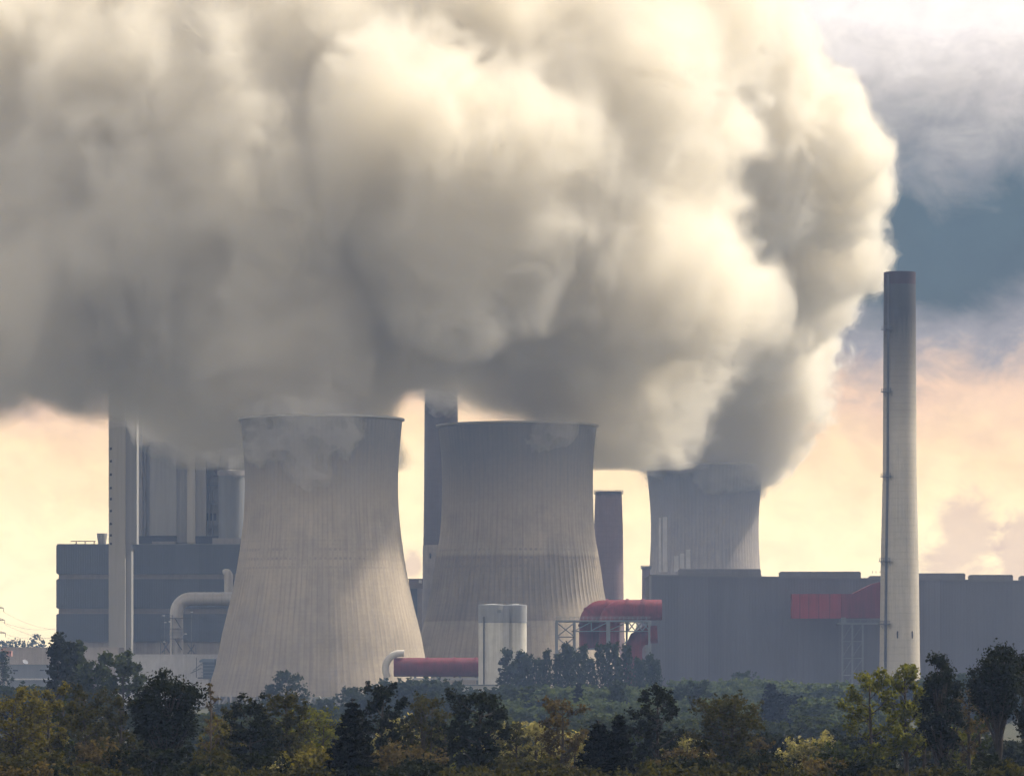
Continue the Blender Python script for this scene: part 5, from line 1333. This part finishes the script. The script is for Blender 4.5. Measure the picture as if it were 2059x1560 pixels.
def build_steam():
    Y = 1635
    A = [bl(665, 760, Y, 90, 1, 1, .5), bl(610, 670, Y, 120, 1.1), bl(430, 620, Y, 135, 1.2), bl(210, 580, Y, 135, 1.2), bl(20, 545, Y, 140, 1.1), bl(-170, 535, Y, 185),
         bl(720, 610, Y + 20, 105), bl(650, 480, Y, 150), bl(480, 470, Y, 165, 1, 1, 1, -10), bl(280, 430, Y, 165), bl(90, 380, Y, 150), bl(-110, 330, Y, 190),
         bl(590, 280, Y, 140, 1, 1, 1, -8), bl(430, 200, Y, 130), bl(220, 220, Y, 140), bl(60, 190, Y, 110), bl(-120, 160, Y, 140), bl(640, 130, Y, 85), bl(300, 80, Y + 20, 100), bl(480, 70, Y + 20, 100), bl(100, 60, Y + 30, 100)]
    steam(A, 1.5, 3, V_BODY, "broad cream and olive grey steam bank over the left cooling tower and boiler block",
          cut=[bl(872, 835, Y, 85, 1, 3, 1.2)])
    B = [bl(1140, 775, 1735, 55, 1, 1, .6), bl(1040, 670, 1730, 95, 1.3), bl(890, 615, 1700, 85), bl(1190, 660, 1730, 100), bl(1230, 730, 1745, 60, 1.1), bl(900, 540, 1670, 120), bl(1110, 530, 1690, 135),
         bl(1290, 560, 1730, 112), bl(940, 430, 1592, 80), bl(1050, 405, 1610, 80), bl(1230, 390, 1690, 120), bl(850, 320, 1605, 85), bl(850, 235, 1588, 75), bl(1000, 250, 1700, 80), bl(1180, 220, 1660, 95), bl(1340, 320, 1720, 110),
         bl(960, 110, 1670, 100), bl(1180, 90, 1670, 100), bl(800, 90, 1660, 100), bl(1360, 130, 1700, 100), bl(1060, 10, 1690, 90), bl(1280, 10, 1700, 90), bl(880, 0, 1680, 90), bl(680, 10, 1690, 90), bl(480, -20, 1690, 90)]
    steam(B, 1.5, 14, V_BODY, "thick cream steam plume with a dark hollow, rising above the two tone cooling tower",
          cut=[bl(1070, 250, 1630, 60, .8, 1, 1.2), bl(1430, 250, 1690, 55, 1.3, 1, .6), bl(885, 835, 1710, 85, 1, 3, 1.1), bl(1010, 870, 1730, 60, 1.6, 3, .6)])
    C = [bl(1500, 890, 2262, 46), bl(1420, 900, 2264, 48), bl(1370, 790, 2250, 85), bl(1540, 840, 2262, 40), bl(1400, 885, 2275, 66, 1, 1, .8), bl(1480, 850, 2270, 66), bl(1430, 760, 2260, 110), bl(1545, 740, 2260, 90), bl(1480, 640, 2200, 135), bl(1580, 600, 2150, 75),
         bl(1635, 570, 2100, 45), bl(1685, 500, 2100, 55), bl(1728, 525, 2100, 26), bl(1590, 470, 2100, 105), bl(1645, 400, 2050, 80), bl(1460, 430, 2080, 130), bl(1660, 310, 2000, 68), bl(1635, 240, 1980, 55),
         bl(1530, 310, 1980, 105), bl(1440, 190, 1950, 110), bl(1500, 110, 1950, 85), bl(1440, 20, 1960, 90)]
    steam(C, 1.7, 25, V_CRISP, "bright billowing steam plume pouring over the smallest cooling tower beside the chimney", n2=6, k=3.0, warp=6, oct=((60, 6), (30, 6), (15, 5), (8, 3.4), (4.5, 2.0)), levels=LEVELS[1:])
    small = dict(n1=5, n2=2, k=1.5, warp=8, oct=((14, 3.0), (7, 2.8), (3.6, 2.0), (1.8, 1.0)), pad=12, levels=[])
    W = [bl(600, 808, 1590, 42, 1.2, .8, .7), bl(520, 812, 1600, 40, 1.2, .8, .8), bl(690, 815, 1600, 32, 1.2, .8, .7), bl(560, 842, 1573, 20, 1.6, .8, .6), bl(520, 852, 1576, 22, 1, .8, .9), bl(515, 880, 1577, 15, .8, .8, 1.2), bl(645, 852, 1566, 20, 1.1, .8, .8), bl(650, 876, 1567, 14, 1, .8, 1.2), bl(628, 900, 1568, 9, .9, 1, 1.8), bl(622, 930, 1568, 5, .8, 1, 2.2),
         bl(600, 846, 1566, 20, 1.4, .8, .6), bl(690, 850, 1567, 16, 1.1, .8, .8), bl(685, 872, 1568, 9, 1, 1, 1.3), bl(570, 872, 1570, 11, 1, 1, 1.4), bl(485, 835, 1600, 30, 1, .6, .9)]
    steam(W, .7, 31, V_THIN, "thin ragged wisps of steam sliding down over the rim of the pale ribbed tower", **small)
    W = [bl(320, 790, 1700, 46, 1.3, .7, .8), bl(400, 805, 1700, 50, 1.3, .7, .9), bl(470, 820, 1700, 44), bl(460, 885, 1705, 24, 1, 1, 1.2), bl(330, 838, 1700, 20, 1.5, 1, .7), bl(480, 920, 1706, 10, .8, 1, 1.6), bl(290, 845, 1700, 16, .8, 1, 1.5), bl(425, 880, 1705, 18)]
    steam(W, 1.0, 37, V_BODY, "torn steam wisps curling over the top of the grey boiler house", **small)
    W = [bl(180, 775, 1650, 34, 1.8, .8, .6), bl(60, 755, 1650, 40, 1.8, .8, .6), bl(250, 800, 1660, 30, 1.4, .8, .6), bl(120, 790, 1650, 18, 1.8, 1, .6)]
    steam(W, 1.0, 41, V_THIN, "ragged hanging underside of the steam bank beside the slim lift tower", **small)
    W = [bl(884, 762, 1885, 15, 1.4, .8, .9), bl(866, 748, 1880, 13), bl(905, 785, 1888, 10, 1, 1, 1.3), bl(878, 795, 1889, 8, 1, 1, 1.6)]
    steam(W, .6, 43, V_THIN, "small smoky swirl at the mouth of the dark brown chimney", **small)
    W = [bl(1455, 930, 2236, 22, 1.5, .7, .8), bl(1500, 935, 2238, 24, 1.2, .7, 1), bl(1440, 960, 2234, 13, 1.2, .8, 1.1), bl(1480, 965, 2234, 14, 1.4, .8, 1), bl(1418, 940, 2235, 12), bl(1530, 930, 2250, 20)]
    steam(W, .9, 53, V_BODY, "soft lobes of steam sinking over the rim of the smallest cooling tower", **small)
    W = [bl(1085, 866, 1686, 10, 1.4, .6, .8), bl(1120, 856, 1688, 10, 1.5, .6, .7)]
    steam(W, .6, 47, V_THIN, "faint wisp of steam spilling over the rim of the two tone tower", **small)
build_steam()
def build_haze():
    mb = MB(); mb.box(-700, 700, -60, 2650, -2, 330)
    tag(mb.build('haze', volume_mat('haze_air', .00012, (.36, .53, .95))), 'pale blue haze over the plain', 'haze', kind='stuff')
build_haze()
